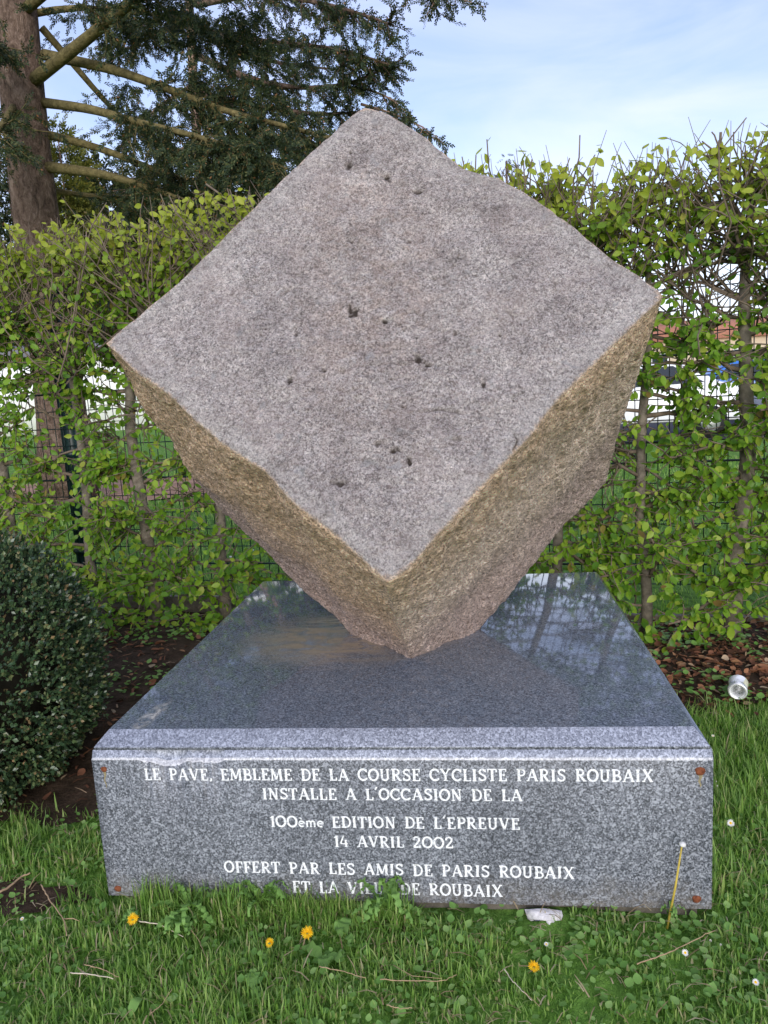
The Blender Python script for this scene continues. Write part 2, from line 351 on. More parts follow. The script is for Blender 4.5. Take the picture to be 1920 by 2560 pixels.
# the rough monument stone
def stonemat():
    m_, nt, b, o = mat('rough_grey_stone')
    t = N(nt, 'ShaderNodeTexCoord'); v = t.outputs['Object']
    at_ = N(nt, 'ShaderNodeAttribute', attribute_name='patina_shade'); sp_ = N(nt, 'ShaderNodeSeparateXYZ'); L(nt, at_.outputs['Vector'], sp_.inputs[0])
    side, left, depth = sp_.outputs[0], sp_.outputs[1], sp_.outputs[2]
    grain = noise(nt, 250, 4, .8, .6, v); grain2 = noise(nt, 95, 4, .7, .3, v)
    mid = noise(nt, 11, 6, .65, .4, v); big = noise(nt, 3.2, 5, .6, .3, v)
    base = ramp(nt, grain, [(.32, (.06, .055, .052)), (.43, (.24, .224, .215)), (.52, (.44, .42, .405)), (.64, (.74, .72, .70))])
    vo = N(nt, 'ShaderNodeTexVoronoi'); vo.inputs['Scale'].default_value = 190; L(nt, v, vo.inputs['Vector'])
    sc = N(nt, 'ShaderNodeSeparateColor'); L(nt, vo.outputs['Color'], sc.inputs[0])
    base = mixc(nt, ramp(nt, sc.outputs[0], [(.75, (0, 0, 0)), (.9, (.6, .6, .6))]), base, (.66, .64, .62))
    base = mixc(nt, ramp(nt, sc.outputs[1], [(.75, (0, 0, 0)), (.9, (.55, .55, .55))]), base, (.10, .09, .088))
    base = mixc(nt, ramp(nt, grain2, [(.45, (0, 0, 0)), (.7, (.35, .35, .35))]), base, (.42, .33, .30))
    tone = ramp(nt, mid, [(.30, (.62, .60, .61)), (.45, (.95, .93, .94)), (.58, (1.1, 1.09, 1.1)), (.72, (1.3, 1.3, 1.3))])
    base = mixc(nt, .8, base, tone, 'MULTIPLY')
    base = mixc(nt, .7, base, ramp(nt, big, [(.3, (.84, .82, .84)), (.7, (1.12, 1.12, 1.13))]), 'MULTIPLY')
    fine = noise(nt, 42, 5, .7, 1.2, v)
    base = mixc(nt, .75, base, ramp(nt, fine, [(.30, (.50, .47, .47)), (.44, (.98, .96, .97)), (.56, (1.2, 1.19, 1.2)), (.72, (1.42, 1.41, 1.42))]), 'MULTIPLY')
    vein = noise(nt, 20, 3, .6, 1.5, v); vd = math_(nt, 'ABSOLUTE', math_(nt, 'SUBTRACT', vein, .5))
    vm = math_(nt, 'MULTIPLY', ramp(nt, vd, [(0, (1, 1, 1)), (.012, (0, 0, 0))]), ramp(nt, noise(nt, 8, 3, .6, 0, v), [(.5, (0, 0, 0)), (.62, (.55, .55, .55))]))
    base = mixc(nt, vm, base, (.09, .075, .07))
    pk = noise(nt, 6.5, 4, .6, .3, v)
    base = mixc(nt, ramp(nt, pk, [(.5, (0, 0, 0)), (.7, (.22, .22, .22))]), base, (.50, .40, .38))
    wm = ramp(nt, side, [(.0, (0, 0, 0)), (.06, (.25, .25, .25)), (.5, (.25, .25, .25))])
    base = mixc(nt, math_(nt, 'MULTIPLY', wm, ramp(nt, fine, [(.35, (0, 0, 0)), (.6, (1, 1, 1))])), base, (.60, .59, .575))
    # bluish grey lichen blotches
    bl = noise(nt, 24, 4, .6, .6, v)
    base = mixc(nt, ramp(nt, bl, [(.62, (0, 0, 0)), (.68, (.45, .45, .45))]), base, (.33, .34, .36))
    base = mixc(nt, ramp(nt, math_(nt, 'MULTIPLY', depth, -1.0), [(.12, (0, 0, 0)), (.8, (.9, .9, .9))]), base, (.05, .04, .034))
    mpc = N(nt, 'ShaderNodeMapping', vector_type='TEXTURE'); mpc.inputs['Location'].default_value = (-.03, -.33, 1.16); mpc.inputs['Scale'].default_value = (.26, .8, .55); L(nt, v, mpc.inputs[0])
    gc = N(nt, 'ShaderNodeTexGradient', gradient_type='SPHERICAL'); L(nt, mpc.outputs[0], gc.inputs[0])
    cs = math_(nt, 'MULTIPLY', ramp(nt, gc.outputs['Fac'], [(0, (0, 0, 0)), (.6, (1, 1, 1))]), ramp(nt, noise(nt, 22, 8, .75, .5, v), [(.42, (0, 0, 0)), (.58, (.5, .5, .5))]))
    base = mixc(nt, cs, base, mixc(nt, 1.0, base, (.74, .62, .54), 'MULTIPLY'))
    # weathered sides, own grain: ochre stain plus bounced light and shading in the colour
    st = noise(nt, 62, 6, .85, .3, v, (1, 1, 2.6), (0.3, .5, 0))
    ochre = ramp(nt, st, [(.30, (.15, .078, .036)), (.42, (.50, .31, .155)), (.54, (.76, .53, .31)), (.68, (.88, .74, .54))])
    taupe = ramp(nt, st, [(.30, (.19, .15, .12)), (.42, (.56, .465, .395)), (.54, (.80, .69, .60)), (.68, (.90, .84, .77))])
    ed = ramp(nt, math_(nt, 'ADD', depth, math_(nt, 'MULTIPLY', math_(nt, 'SUBTRACT', mid, .5), .5)), [(.05, (.9, .9, .9)), (.34, (.12, .12, .12)), (.6, (0, 0, 0))])  # brown band at the front edge: weathering, partly painted shading
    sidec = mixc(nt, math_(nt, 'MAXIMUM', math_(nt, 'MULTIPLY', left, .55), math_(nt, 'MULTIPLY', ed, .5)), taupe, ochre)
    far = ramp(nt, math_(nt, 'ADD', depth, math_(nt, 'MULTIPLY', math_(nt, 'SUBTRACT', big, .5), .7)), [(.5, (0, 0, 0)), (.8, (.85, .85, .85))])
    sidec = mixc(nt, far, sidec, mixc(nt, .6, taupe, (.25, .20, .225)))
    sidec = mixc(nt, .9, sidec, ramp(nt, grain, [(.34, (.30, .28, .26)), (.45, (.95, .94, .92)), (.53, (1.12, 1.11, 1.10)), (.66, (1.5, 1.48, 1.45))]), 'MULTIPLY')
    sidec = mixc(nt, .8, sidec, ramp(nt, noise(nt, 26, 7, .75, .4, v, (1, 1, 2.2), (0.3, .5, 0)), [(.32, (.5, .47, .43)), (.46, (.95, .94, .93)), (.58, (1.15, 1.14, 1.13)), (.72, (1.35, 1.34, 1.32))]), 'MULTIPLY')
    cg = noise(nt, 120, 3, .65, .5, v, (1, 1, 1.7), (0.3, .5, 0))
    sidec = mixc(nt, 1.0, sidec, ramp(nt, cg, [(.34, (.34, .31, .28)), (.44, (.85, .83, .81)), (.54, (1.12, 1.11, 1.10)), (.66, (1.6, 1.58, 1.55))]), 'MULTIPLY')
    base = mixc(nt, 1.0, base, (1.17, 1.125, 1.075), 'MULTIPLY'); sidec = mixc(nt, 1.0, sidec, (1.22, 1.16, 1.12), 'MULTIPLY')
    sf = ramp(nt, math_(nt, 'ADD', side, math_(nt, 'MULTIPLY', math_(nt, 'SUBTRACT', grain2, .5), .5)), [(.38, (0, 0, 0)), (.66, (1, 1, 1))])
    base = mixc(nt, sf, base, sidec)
    L(nt, base, b.inputs['Base Color']); b.inputs['Roughness'].default_value = .9; b.inputs['Specular IOR Level'].default_value = .2
    h = math_(nt, 'ADD', math_(nt, 'MULTIPLY', grain, .6), math_(nt, 'ADD', grain2, math_(nt, 'MULTIPLY', math_(nt, 'MULTIPLY', st, side), 1.2)))
    bump(nt, b, h, 1.0, .016)
    return m_
M['stone'] = stonemat()

# ------------------------------------------------------------------ setting: ground, soil, road, dirt
def soil_edge_front(x):
    """y of the border between lawn and soil bed"""
    x = np.asarray(x, float)
    l = .40+.06*np.sin(x*5)+.04*np.sin(x*13+1)
    r = 1.33+.09*np.sin(x*4+.5)+.05*np.sin(x*11)
    return np.where(x < 0, l, r)
HY = lambda x: 2.37-.14*np.asarray(x)          # line of the hedge trunks
FY = lambda x: 2.62-.14*np.asarray(x)          # line of the fence
GZ = -.03
def gheight(P):
    P = np.asarray(P, float); q = np.stack([P[..., 0], P[..., 1], P[..., 0]*0], -1)
    h = GZ+.012*vn(q, 2.3, 3)+.006*vn(q, 7, 5)
    return h
xs = np.concatenate([[-400, -150, -60, -30, -15, -8, -5], np.arange(-3.5, 3.5, .05), [3.6, 5, 8, 15, 30, 60, 150, 400]])
ys = np.concatenate([[-60, -20, -8, -4, -2], np.arange(-1.2, 3.6, .05), [4, 5, 7, 10, 15, 25, 45, 90, 200, 500]])
X, Y = np.meshgrid(xs, ys); G = np.stack([X, Y, X*0], -1); G[..., 2] = gheight(G)
nx = len(xs); i = np.arange(len(ys)-1)[:, None]*nx+np.arange(nx-1)[None]
tag(mesh('lawn', G.reshape(-1, 3), np.stack([i, i+1, i+nx+1, i+nx], -1).reshape(-1, 4), M['lawn'], smooth=True), kind='structure')
def sheet(name, x0, x1, yf, yb, mtl, nxs, nys, lift):
    xs = np.linspace(x0, x1, nxs); t = np.linspace(0, 1, nys)
    a, b = yf(xs), yb(xs); Yv = a[None]+(b-a)[None]*t[:, None]; Xv = np.repeat(xs[None], nys, 0)
    G = np.stack([Xv, Yv, Xv*0], -1); G[..., 2] = gheight(G)+lift
    i = np.arange(nys-1)[:, None]*nxs+np.arange(nxs-1)[None]
    return tag(mesh(name, G.reshape(-1, 3), np.stack([i, i+1, i+nxs+1, i+nxs], -1).reshape(-1, 4), mtl, smooth=True), kind='structure')
sheet('soil_bed', -3.4, -.802, soil_edge_front, lambda x: FY(x)-.02, M['soil'], 60, 60, .006)
sheet('soil_bed', .802, 3.0, soil_edge_front, lambda x: FY(x)-.02, M['soil'], 60, 40, .006)
sheet('soil_bed', -.801, .801, lambda x: x*0+1.70, lambda x: FY(x)-.02, M['soil'], 40, 30, .006)
c0 = at((20, 1915), -.1)
def blob(name, cx, cy_, rx, ry, mtl, lift, seed):
    th = np.linspace(0, 2*PI, 49)[:-1]; k = 1+.22*np.sin(3*th+seed)+.12*np.sin(7*th+2*seed)
    rr = np.linspace(0, 1, 8)[1:]
    V = [[cx, cy_, 0]]+[[cx+rx*k[j]*r*math.cos(t), cy_+ry*k[j]*r*math.sin(t), 0] for r in rr for j, t in enumerate(th)]
    V = np.array(V); V[:, 2] = gheight(V)+lift
    F3 = [[0, 1+j, 1+(j+1) % 48] for j in range(48)]; F4 = [[1+a*48+j, 1+(a+1)*48+j, 1+(a+1)*48+(j+1) % 48, 1+a*48+(j+1) % 48] for a in range(6) for j in range(48)]
    return tag(mesh(name, V, [np.array(F3), np.array(F4)], mtl, smooth=True), kind='structure')
blob('bare_soil_patch', -1.07, .02, .16, .075, M['soil'], .005, 1)
blob('dirt_path', -5.2, 9.4, 3.4, 1.5, M['bare_dirt'], .012, 2.2)
tag(mesh('road', [[1.2, 13.2, GZ+.02], [60, 12.2, GZ+.02], [60, 19.2, GZ+.02], [-2.0, 24.2, GZ+.02]], [np.array([[0, 1, 2, 3]])], M['asphalt']), kind='structure')

# ------------------------------------------------------------------ the stone
Bc = np.array([.05095, -.18369, .92351])
E1 = np.array([-.73884, .32761, .58889]); E2 = np.array([.67318, .39873, .62277]); E3 = np.array([-.03078, .85655, -.51514])
DEP = 1.12; HT = .4655
e_BL = np.array([[0.002, 0.002], [0.114, 0.005], [0.201, 0.003], [0.287, -0.002], [0.404, 0.011], [0.512, -0.004], [0.626, -0.009], [0.74, -0.002], [0.858, -0.012], [0.965, -0.01], [0.989, -0.011]])
e_LT = np.array([[0.989, -0.011], [0.984, 0.095], [0.982, 0.261], [0.994, 0.445], [1.006, 0.636], [1.013, 0.83], [1.018, 0.953], [1.006, 0.996]])
e_TR = np.array([[1.006, 0.996], [0.95, 1.015], [0.79, 1.015], [0.636, 0.994], [0.54, 1.026], [0.422, 1.027], [0.275, 1.014], [0.144, 0.995], [0.057, 0.992], [-0.015, 0.983]])
e_RB = np.array([[-0.015, 0.983], [-0.005, 0.797], [0.002, 0.592], [-0.008, 0.46], [-0.005, 0.331], [-0.007, 0.168], [-0.009, 0.057], [0.002, 0.002]])
def interp2(tab, t, axis, rev):
    a = tab[::-1] if rev else tab
    s_ = np.concatenate([[0], np.cumsum(np.linalg.norm(np.diff(a, axis=0), axis=1))]); s_ /= s_[-1]
    return np.stack([np.interp(t, s_, a[:, 0]), np.interp(t, s_, a[:, 1])], -1)
def front_uv(u, v):
    """Coons patch over the outline: u along B->L, v along B->R"""
    b0 = interp2(e_BL, u, 0, False); b1 = interp2(e_TR, u, 0, True)   # v=0: B->L ; v=1: R->T
    a0 = interp2(e_RB, v, 1, True); a1 = interp2(e_LT, v, 1, False)   # u=0: B->R ; u=1: L->T
    u_, v_ = u[..., None], v[..., None]
    c00, c10, c01, c11 = e_BL[0], e_BL[-1], e_TR[-1], e_TR[0]
    return (1-v_)*b0+v_*b1+(1-u_)*a0+u_*a1-((1-u_)*(1-v_)*c00+u_*(1-v_)*c10+(1-u_)*v_*c01+u_*v_*c11)
wl = [0, .06, .15, .22, .35, .48, .6, .77, 1]
offL = np.array([[0, 0], [.002, -.004], [.002, -.008], [.004, -.019], [.005, -.022], [.003, -.012], [.005, -.025], [.006, -.031], [.006, -.030]])
wr = [0, .115, .243, .418, .583, .77, 1]
offR = np.array([[0, 0], [-.004, .001], [-.005, .002], [-.012, .008], [-.018, .009], [-.029, .013], [-.036, .013]])
wb = [0, .2, .4, .78, .88, 1]
offB = np.array([[0, 0], [.003, -.005], [.005, -.011], [.003, -.006], [-.02, -.03], [-.075, -.085]])
NF, NW = 270, 170
def grid_q(fix, val, n1, n2):
    a, b = np.meshgrid(np.linspace(0, 1, n1+1), np.linspace(0, 1, n2+1), indexing='ij')
    q = np.zeros(a.shape+(3,)); k = [x for x in range(3) if x != fix]
    q[..., fix] = val; q[..., k[0]] = a; q[..., k[1]] = b
    i = np.arange(n1)[:, None]*(n2+1)+np.arange(n2)[None]
    f = np.stack([i, i+(n2+1), i+(n2+2), i+1], -1).reshape(-1, 4)
    return q.reshape(-1, 3), f
Q, FQ, n0 = [], [], 0
# e1 x e2 points away from E3 or along it: orientation fixed later by recalculating normals
for fix, val, n1, n2, flip in ((2, 0, NF, NF, 1), (2, 1, NF, NF, 0), (1, 0, NF, NW, 0), (1, 1, NF, NW, 1), (0, 0, NF, NW, 1), (0, 1, NF, NW, 0)):
    q, f = grid_q(fix, val, n1, n2); Q.append(q); FQ.append((f[:, ::-1] if flip else f)+n0); n0 += len(q)
Q = np.concatenate(Q); FQ = np.concatenate(FQ)
_, idx, inv = np.unique(np.round(Q*4e4).astype(np.int64), axis=0, return_index=True, return_inverse=True)
Q = Q[idx]; FQ = inv.ravel()[FQ]
u, v, wq = Q.T
uv = front_uv(u, v); uv = .5+(uv-.5)*np.array([1.016, 1.014])
P = Bc+uv[:, :1]*E1+uv[:, 1:]*E2+(wq*DEP)[:, None]*E3
def off(ws, tab): return np.stack([np.interp(wq, ws, tab[:, 0]), np.interp(wq, ws, tab[:, 1])], -1)
o2 = off(wl, offL)*(u*(1-v))[:, None]+off(wr, offR)*((1-u)*v)[:, None]+off(wb, offB)*((1-u)*(1-v))[:, None]
P = P+o2[:, :1]*E1+o2[:, 1:]*E2
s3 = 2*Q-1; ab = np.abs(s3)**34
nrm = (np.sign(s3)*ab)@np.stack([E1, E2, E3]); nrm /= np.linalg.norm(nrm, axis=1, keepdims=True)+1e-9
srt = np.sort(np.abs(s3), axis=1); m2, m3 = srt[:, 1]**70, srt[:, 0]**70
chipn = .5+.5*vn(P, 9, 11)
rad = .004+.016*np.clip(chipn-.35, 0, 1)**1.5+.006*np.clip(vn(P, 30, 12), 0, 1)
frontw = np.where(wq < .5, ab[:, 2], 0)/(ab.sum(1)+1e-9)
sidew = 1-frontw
dfront = .005*vn(P, 3, 1)+.0032*vn(P, 13, 2)+.0022*vn(P, 42, 3)+.0016*vn(P, 110, 4)
Pg = P@np.stack([unit([1, 0, .2]), unit([0, 1, 0]), unit([.3, .4, 1])]).T*np.array([1, 1, 2.2])
dside = .014*vn(P, 4.5, 5)+.007*vn(Pg, 11, 6)-.003*np.abs(vn(Pg, 22, 9))+.0028*vn(Pg, 40, 7)+.005*vn(P, 80, 8)
damp = 1-.75*srt[:, 1]**45
d = (frontw*dfront+sidew*dside*np.clip((1-frontw), 0, 1))*damp-m2*rad*.6-m3*rad*.1
# pits and cracks of the front face, in the face's own metres
def facepx(px):
    dd = ray(px); n = E3; t = ((Bc-CAM)@n)/(dd@n); Xp = CAM+t*dd-Bc; return np.array([Xp@E1, Xp@E2])
pits = [((757, 330), 7, 4, .012), ((754, 356), 9, 5, .011), ((836, 380), 12, 6, .014), ((905, 412), 24, 4, .010), ((756, 668), 7, 16, .013), ((768, 676), 5, 12, .012), ((832, 692), 13, 6, .012),
        ((905, 777), 8, 12, .013), ((925, 790), 16, 4, .010), ((1045, 828), 6, 12, .014), ((850, 975), 12, 5, .014), ((885, 998), 7, 9, .015), ((815, 960), 14, 4, .008), ((738, 1046), 18, 6, .010),
        ((626, 824), 5, 5, .012), ((560, 500), 14, 4, .006), ((980, 950), 30, 3, .006), ((870, 880), 5, 5, .01), ((640, 720), 4, 6, .008), ((1080, 720), 6, 4, .008), ((700, 800), 5, 5, .009),
        ((940, 600), 6, 4, .007), ((760, 520), 5, 7, .007), ((1200, 610), 6, 5, .007), ((985, 720), 5, 4, .008), ((880, 520), 8, 4, .006), ((600, 900), 4, 4, .008), ((740, 930), 5, 4, .008)]
fm = (wq == 0)
fu = uv[fm]; dd_ = np.zeros(fm.sum())
for px, a, b_, dep in pits:
    a, b_, dep = a*.62, b_*.62, dep*1.15
    c = facepx(px); cx_ = facepx((px[0]+a*.75+1.5, px[1]))-c; cy2 = facepx((px[0], px[1]+b_*.75+1.5))-c
    A = np.linalg.inv(np.stack([cx_, cy2], 1)); rel = (fu-c)@A.T
    wob = 1+.9*vn(np.stack([fu[:, 0], fu[:, 1], fu[:, 0]*0+3], -1), 75, 21)+.6*vn(np.stack([fu[:, 0], fu[:, 1], fu[:, 0]*0+7], -1), 160, 23)
    dd_ -= dep*np.exp(-((rel**2).sum(1)*np.maximum(wob, .2))**.9)
crack = [(905, 893), (950, 885), (1000, 893), (1050, 905), (1085, 918), (1108, 932), (1120, 952), (1112, 975)]
cw = [facepx(p_) for p_ in crack]
dm = np.full(len(fu), 9.0)
for a, b_ in zip(cw[:-1], cw[1:]):
    t = np.clip(((fu-a)@(b_-a))/((b_-a)@(b_-a)), 0, 1); dm = np.minimum(dm, np.linalg.norm(fu-(a+t[:, None]*(b_-a)), axis=1))
dd_ -= .008*np.exp(-(dm/.0034)**2)*(.6+.6*vn(np.stack([fu[:, 0], fu[:, 1], fu[:, 0]*0], -1), 25, 22))
rk = np.random.default_rng(5)
dm2 = np.full(len(fu), 9.0)
for _ in range(75):
    c = np.array([rk.normal(.47, .2), rk.normal(.5, .2)]); a_ = rk.uniform(0, 6.28); ln = rk.uniform(.006, .03)
    for _k in range(3):
        b_ = c+ln*np.array([math.cos(a_), math.sin(a_)]); t = np.clip(((fu-c)@(b_-c))/((b_-c)@(b_-c)), 0, 1)
        dm2 = np.minimum(dm2, np.linalg.norm(fu-(c+t[:, None]*(b_-c)), axis=1)); c = b_; a_ += rk.normal(0, .9); ln *= .7
dd_ -= .0045*np.exp(-(dm2/.0019)**2)
d[fm] += dd_
pit_shade = np.zeros(len(Q)); pit_shade[fm] = np.clip((-dd_-.0010)/.010, 0, 1)  # darkens pits and cracks: shade of the hollows put into the colour
P = P+nrm*d[:, None]
P[:, 2] = np.maximum(P[:, 2], HT-.004)
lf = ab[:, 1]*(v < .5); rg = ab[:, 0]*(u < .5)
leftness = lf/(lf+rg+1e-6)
stone = mesh('stone_cube', P, FQ, M['stone'], smooth=True, origin=(.03, .6, HT), attrs={'patina_shade': np.stack([sidew, leftness, wq-pit_shade], -1)})
import bmesh
bm = bmesh.new(); bm.from_mesh(stone.data); bmesh.ops.recalc_face_normals(bm, faces=bm.faces); bm.to_mesh(stone.data); bm.free()
tag(stone, 'huge rough grey cobblestone cube balanced on its corner on the polished granite plinth', 'stone monument')

# ------------------------------------------------------------------ the pedestal
ped = thing('granite_pedestal', 'grey granite pedestal with polished top slab and white engraved inscription under the stone', 'pedestal', (0, .85, 0))
WB, DB, ZF, ZJ = .8, 1.68, .404, .4245
xs = np.unique(np.concatenate([np.linspace(-WB, WB, 61), np.linspace(-.7213, -.4017, 130)]))
def chip(x):
    q = np.stack([x, x*0, x*0], -1)
    a = np.clip(1-((x+.585)/.052)**2, 0, 1)**.7*.0165
    b_ = np.where((x > -.665) & (x < -.43), .006+.003*vn(q, 60, 31), 0)*np.clip((x+.665)/.02, 0, 1)*np.clip((-.43-x)/.02, 0, 1)
    return np.maximum(a, b_)+.0012*vn(q, 160, 33)*(a+b_ > 0)
cd_ = chip(xs); ch = np.clip(cd_/.010, 0, 1)
rows = []
def row(y, z): rows.append(np.stack([xs, np.broadcast_to(y, xs.shape), np.broadcast_to(z, xs.shape)], -1))
jit = .0006*vn(np.stack([xs, xs*0, xs*0], -1), 90, 34)
row(.0, .0); row(0, .2); row(0, ZF-.003-cd_)
row(.0012+.004*ch, ZF-cd_+jit+.001*ch); row(.0035+.011*ch, ZF+.0025-cd_+jit+.004*ch)
row(.011+.016*ch, ZJ-cd_*.95); row(.03, ZJ-cd_*.3); row(.10, ZJ); row(DB, ZJ); row(DB, 0)
V = np.concatenate(rows); n = len(xs)
F, mi = [], []
for r in range(len(rows)-1):
    for k in range(n-1):
        F.append([r*n+k, r*n+k+1, (r+1)*n+k+1, (r+1)*n+k]); c = ch[k] > .05
        mi.append(0 if r in (0, 1) else 1 if r in (2, 3) else 2 if (r == 4 or c) else 0)
F4 = np.array(F)
endL = [r*n for r in range(len(rows))]; endR = [r*n+n-1 for r in range(len(rows))]
blk = mesh('lower_block', V, [F4, np.array(endL), np.array(endR[::-1])], [M['honed'], M['arris'], M['sawn']], ped, midx=mi+[0, 0])
# slab: flat underside, short vertical edge, long chamfer, polished top
def rect(x, y0, y1, z, ox=.0): return [[-x+ox, y0, z], [x+ox, y0, z], [x+ox, y1, z], [-x+ox, y1, z]]
prof = [(.7955, .0115, 1.668, .4250), (.7955, .0110, 1.668, .4320), (.7948, .0122, 1.667, .4333), (.768, .0492, 1.632, .4648), (.7665, .0515, 1.629, .4655)]
V = np.array(sum([rect(*p_) for p_ in prof], []))
F = []; mi = []
for a in range(4):
    for k in range(4):
        F.append([a*4+k, a*4+(k+1) % 4, a*4+4+(k+1) % 4, a*4+4+k]); mi.append(0 if a == 0 else 1 if k in (0, 2) else 2)
F.append([16, 17, 18, 19]); mi.append(2); F.append([3, 2, 1, 0]); mi.append(0)
mesh('cap_slab', V, np.array(F), [M['honed'], M['sawn'], M['polished']], ped, midx=mi)
mbf = MB().box((-.76, .02, -.16), (.77, 1.64, -.002)); mbf.build('footing', M['concrete'], ped)

# lettering: strokes with slab serifs
TH, TN, SR = .175, .095, .085
def arc(cx, cy_, rx, ry, a0, a1, n=12): return [(cx+rx*math.cos(math.radians(a0+(a1-a0)*k/n)), cy_+ry*math.sin(math.radians(a0+(a1-a0)*k/n))) for k in range(n+1)]
def sf(x, y, l=.13, r=.13): return ([(x-l, y), (x+r, y)], SR)
b0, t0 = .043, .957
GL = {
 'A': (.86, [([(.13, 0), (.43, 1)], TN), ([(.43, 1), (.74, 0)], TH), ([(.22, .33), (.64, .33)], TN), sf(.12, b0, .11, .12), sf(.75, b0, .14, .12)]),
 'B': (.72, [([(.2, 0), (.2, 1)], TH), ([(.05, t0), (.38, t0)]+arc(.38, .74, .2, .217, 90, -90)+[(.2, .523)], TN+.02), ([(.2, .50), (.42, .50)]+arc(.42, .272, .23, .228, 90, -90)+[(.05, b0)], TN+.03)]),
 'C': (.76, [(arc(.43, .5, .35, .45, 48, 312, 22), TH-.02), ([(.68, .72), (.68, .97)], TN), ([(.68, .10), (.68, .24)], TN)]),
 'D': (.80, [([(.2, 0), (.2, 1)], TH), ([(.05, t0), (.36, t0)]+arc(.36, .5, .36, .457, 90, -90, 16)+[(.05, b0)], TN+.035)]),
 'E': (.68, [([(.2, 0), (.2, 1)], TH), ([(.05, t0), (.6, t0), ], SR), ([(.58, 1), (.58, .76)], TN), ([(.2, .52), (.46, .52)], TN), ([(.45, .41), (.45, .63)], TN), ([(.05, b0), (.64, b0)], SR), ([(.61, 0), (.61, .25)], TN)]),
 'F': (.62, [([(.2, 0), (.2, 1)], TH), ([(.05, t0), (.58, t0)], SR), ([(.56, 1), (.56, .74)], TN), ([(.2, .5), (.44, .5)], TN), ([(.43, .39), (.43, .61)], TN), sf(.2, b0)]),
 'I': (.40, [([(.2, 0), (.2, 1)], TH), sf(.2, b0, .14, .14), sf(.2, t0, .14, .14)]),
 'L': (.64, [([(.2, 0), (.2, 1)], TH), sf(.2, t0, .14, .14), ([(.05, b0), (.6, b0)], SR), ([(.575, 0), (.575, .3)], TN)]),
 'M': (1.0, [([(.15, 0), (.19, 1)], TN), ([(.19, 1), (.49, .12)], TH-.02), ([(.49, .12), (.79, 1)], TN), ([(.8, 1), (.84, 0)], TH), sf(.15, b0, .11, .12), sf(.84, b0, .13, .13), sf(.16, t0, .10, .05), sf(.82, t0, .04, .12)]),
 'N': (.86, [([(.18, 0), (.18, 1)], TN), ([(.16, 1), (.68, 0)], TH), ([(.68, 0), (.68, 1)], TN), sf(.18, b0), sf(.12, t0, .08, .1), sf(.68, t0)]),
 'O': (.82, [(arc(.41, .5, .34, .455, 0, 360, 30), TH-.02)]),
 'P': (.68, [([(.2, 0), (.2, 1)], TH), ([(.05, t0), (.38, t0)]+arc(.38, .715, .23, .242, 90, -90)+[(.2, .473)], TN+.03), sf(.2, b0, .14, .16)]),
 'R': (.80, [([(.2, 0), (.2, 1)], TH), ([(.05, t0), (.38, t0)]+arc(.38, .73, .22, .227, 90, -90)+[(.2, .503)], TN+.03), ([(.36, .5), (.66, .03)], TH-.02), sf(.2, b0, .14, .13), sf(.7, b0, .08, .1)]),
 'S': (.66, [([(.55, .80), (.48, .91), (.34, .955), (.2, .90), (.13, .78), (.16, .65), (.3, .55), (.44, .47), (.55, .36), (.56, .2), (.46, .08), (.31, .045), (.17, .09), (.1, .22)], TH-.035), ([(.56, .97), (.56, .72)], TN-.02), ([(.1, .03), (.1, .3)], TN-.02)]),
 'T': (.72, [([(.36, 0), (.36, 1)], TH), ([(.04, t0), (.68, t0)], SR), ([(.07, 1), (.05, .72)], TN), ([(.65, 1), (.67, .72)], TN), sf(.36, b0, .15, .15)]),
 'U': (.82, [([(.19, 1), (.19, .32)]+arc(.41, .30, .22, .255, 180, 360, 14)+[(.63, .32), (.63, 1)], TH-.04), sf(.19, t0), sf(.63, t0)]),
 'V': (.84, [([(.13, 1), (.43, 0)], TH), ([(.43, 0), (.71, 1)], TN), sf(.13, t0, .12, .14), sf(.71, t0, .13, .11)]),
 'X': (.84, [([(.14, 1), (.70, 0)], TH), ([(.68, 1), (.14, 0)], TN), sf(.14, t0, .11, .13), sf(.68, t0, .12, .11), sf(.14, b0, .11, .12), sf(.7, b0, .13, .11)]),
 'Y': (.80, [([(.12, 1), (.40, .47), (.40, 0)], TH-.02), ([(.68, 1), (.40, .47)], TN), sf(.12, t0, .11, .13), sf(.68, t0, .12, .11), sf(.4, b0, .15, .15)]),
 '0': (.84, [(arc(.42, .5, .35, .455, 0, 360, 30), TH-.02)]),
 '1': (.42, [([(.24, 0), (.24, 1)], TH), ([(.04, .82), (.24, .96)], TN), sf(.24, b0, .14, .14)]),
 '2': (.70, [([(.1, .68), (.13, .85), (.26, .95), (.42, .94), (.54, .82), (.53, .64), (.4, .44), (.22, .22), (.12, .08)], TH-.03), ([(.08, b0+.02), (.62, b0+.02)], TN+.04), ([(.6, 0), (.6, .26)], TN)]),
 '4': (.72, [([(.50, 0), (.50, .62)], TH-.02), ([(.36, 1), (.08, .3)], TN+.02), ([(.06, .28), (.66, .28)], TN), sf(.5, b0, .1, .12)]),
 'e': (.56, [([(.08, .32), (.48, .32)]+arc(.28, .30, .2, .24, 5, 315, 18), TN+.035)]),
 'm': (.86, [([(.14, 0), (.14, .56)], TN+.04), ([(.14, .42)]+arc(.29, .38, .14, .16, 150, 0, 8)+[(.43, 0)], TN+.03), ([(.43, .42)]+arc(.59, .38, .14, .16, 150, 0, 8)+[(.73, 0)], TN+.03)]),
 ',': (.30, [([(.15, .16), (.14, .02), (.06, -.10)], .13)]),
 "'": (.34, [([(.22, 1.16), (.10, .90)], .12)]),
}
GL['è'] = (GL['e'][0], GL['e'][1]+[([(.16, .86), (.32, .70)], .1)])
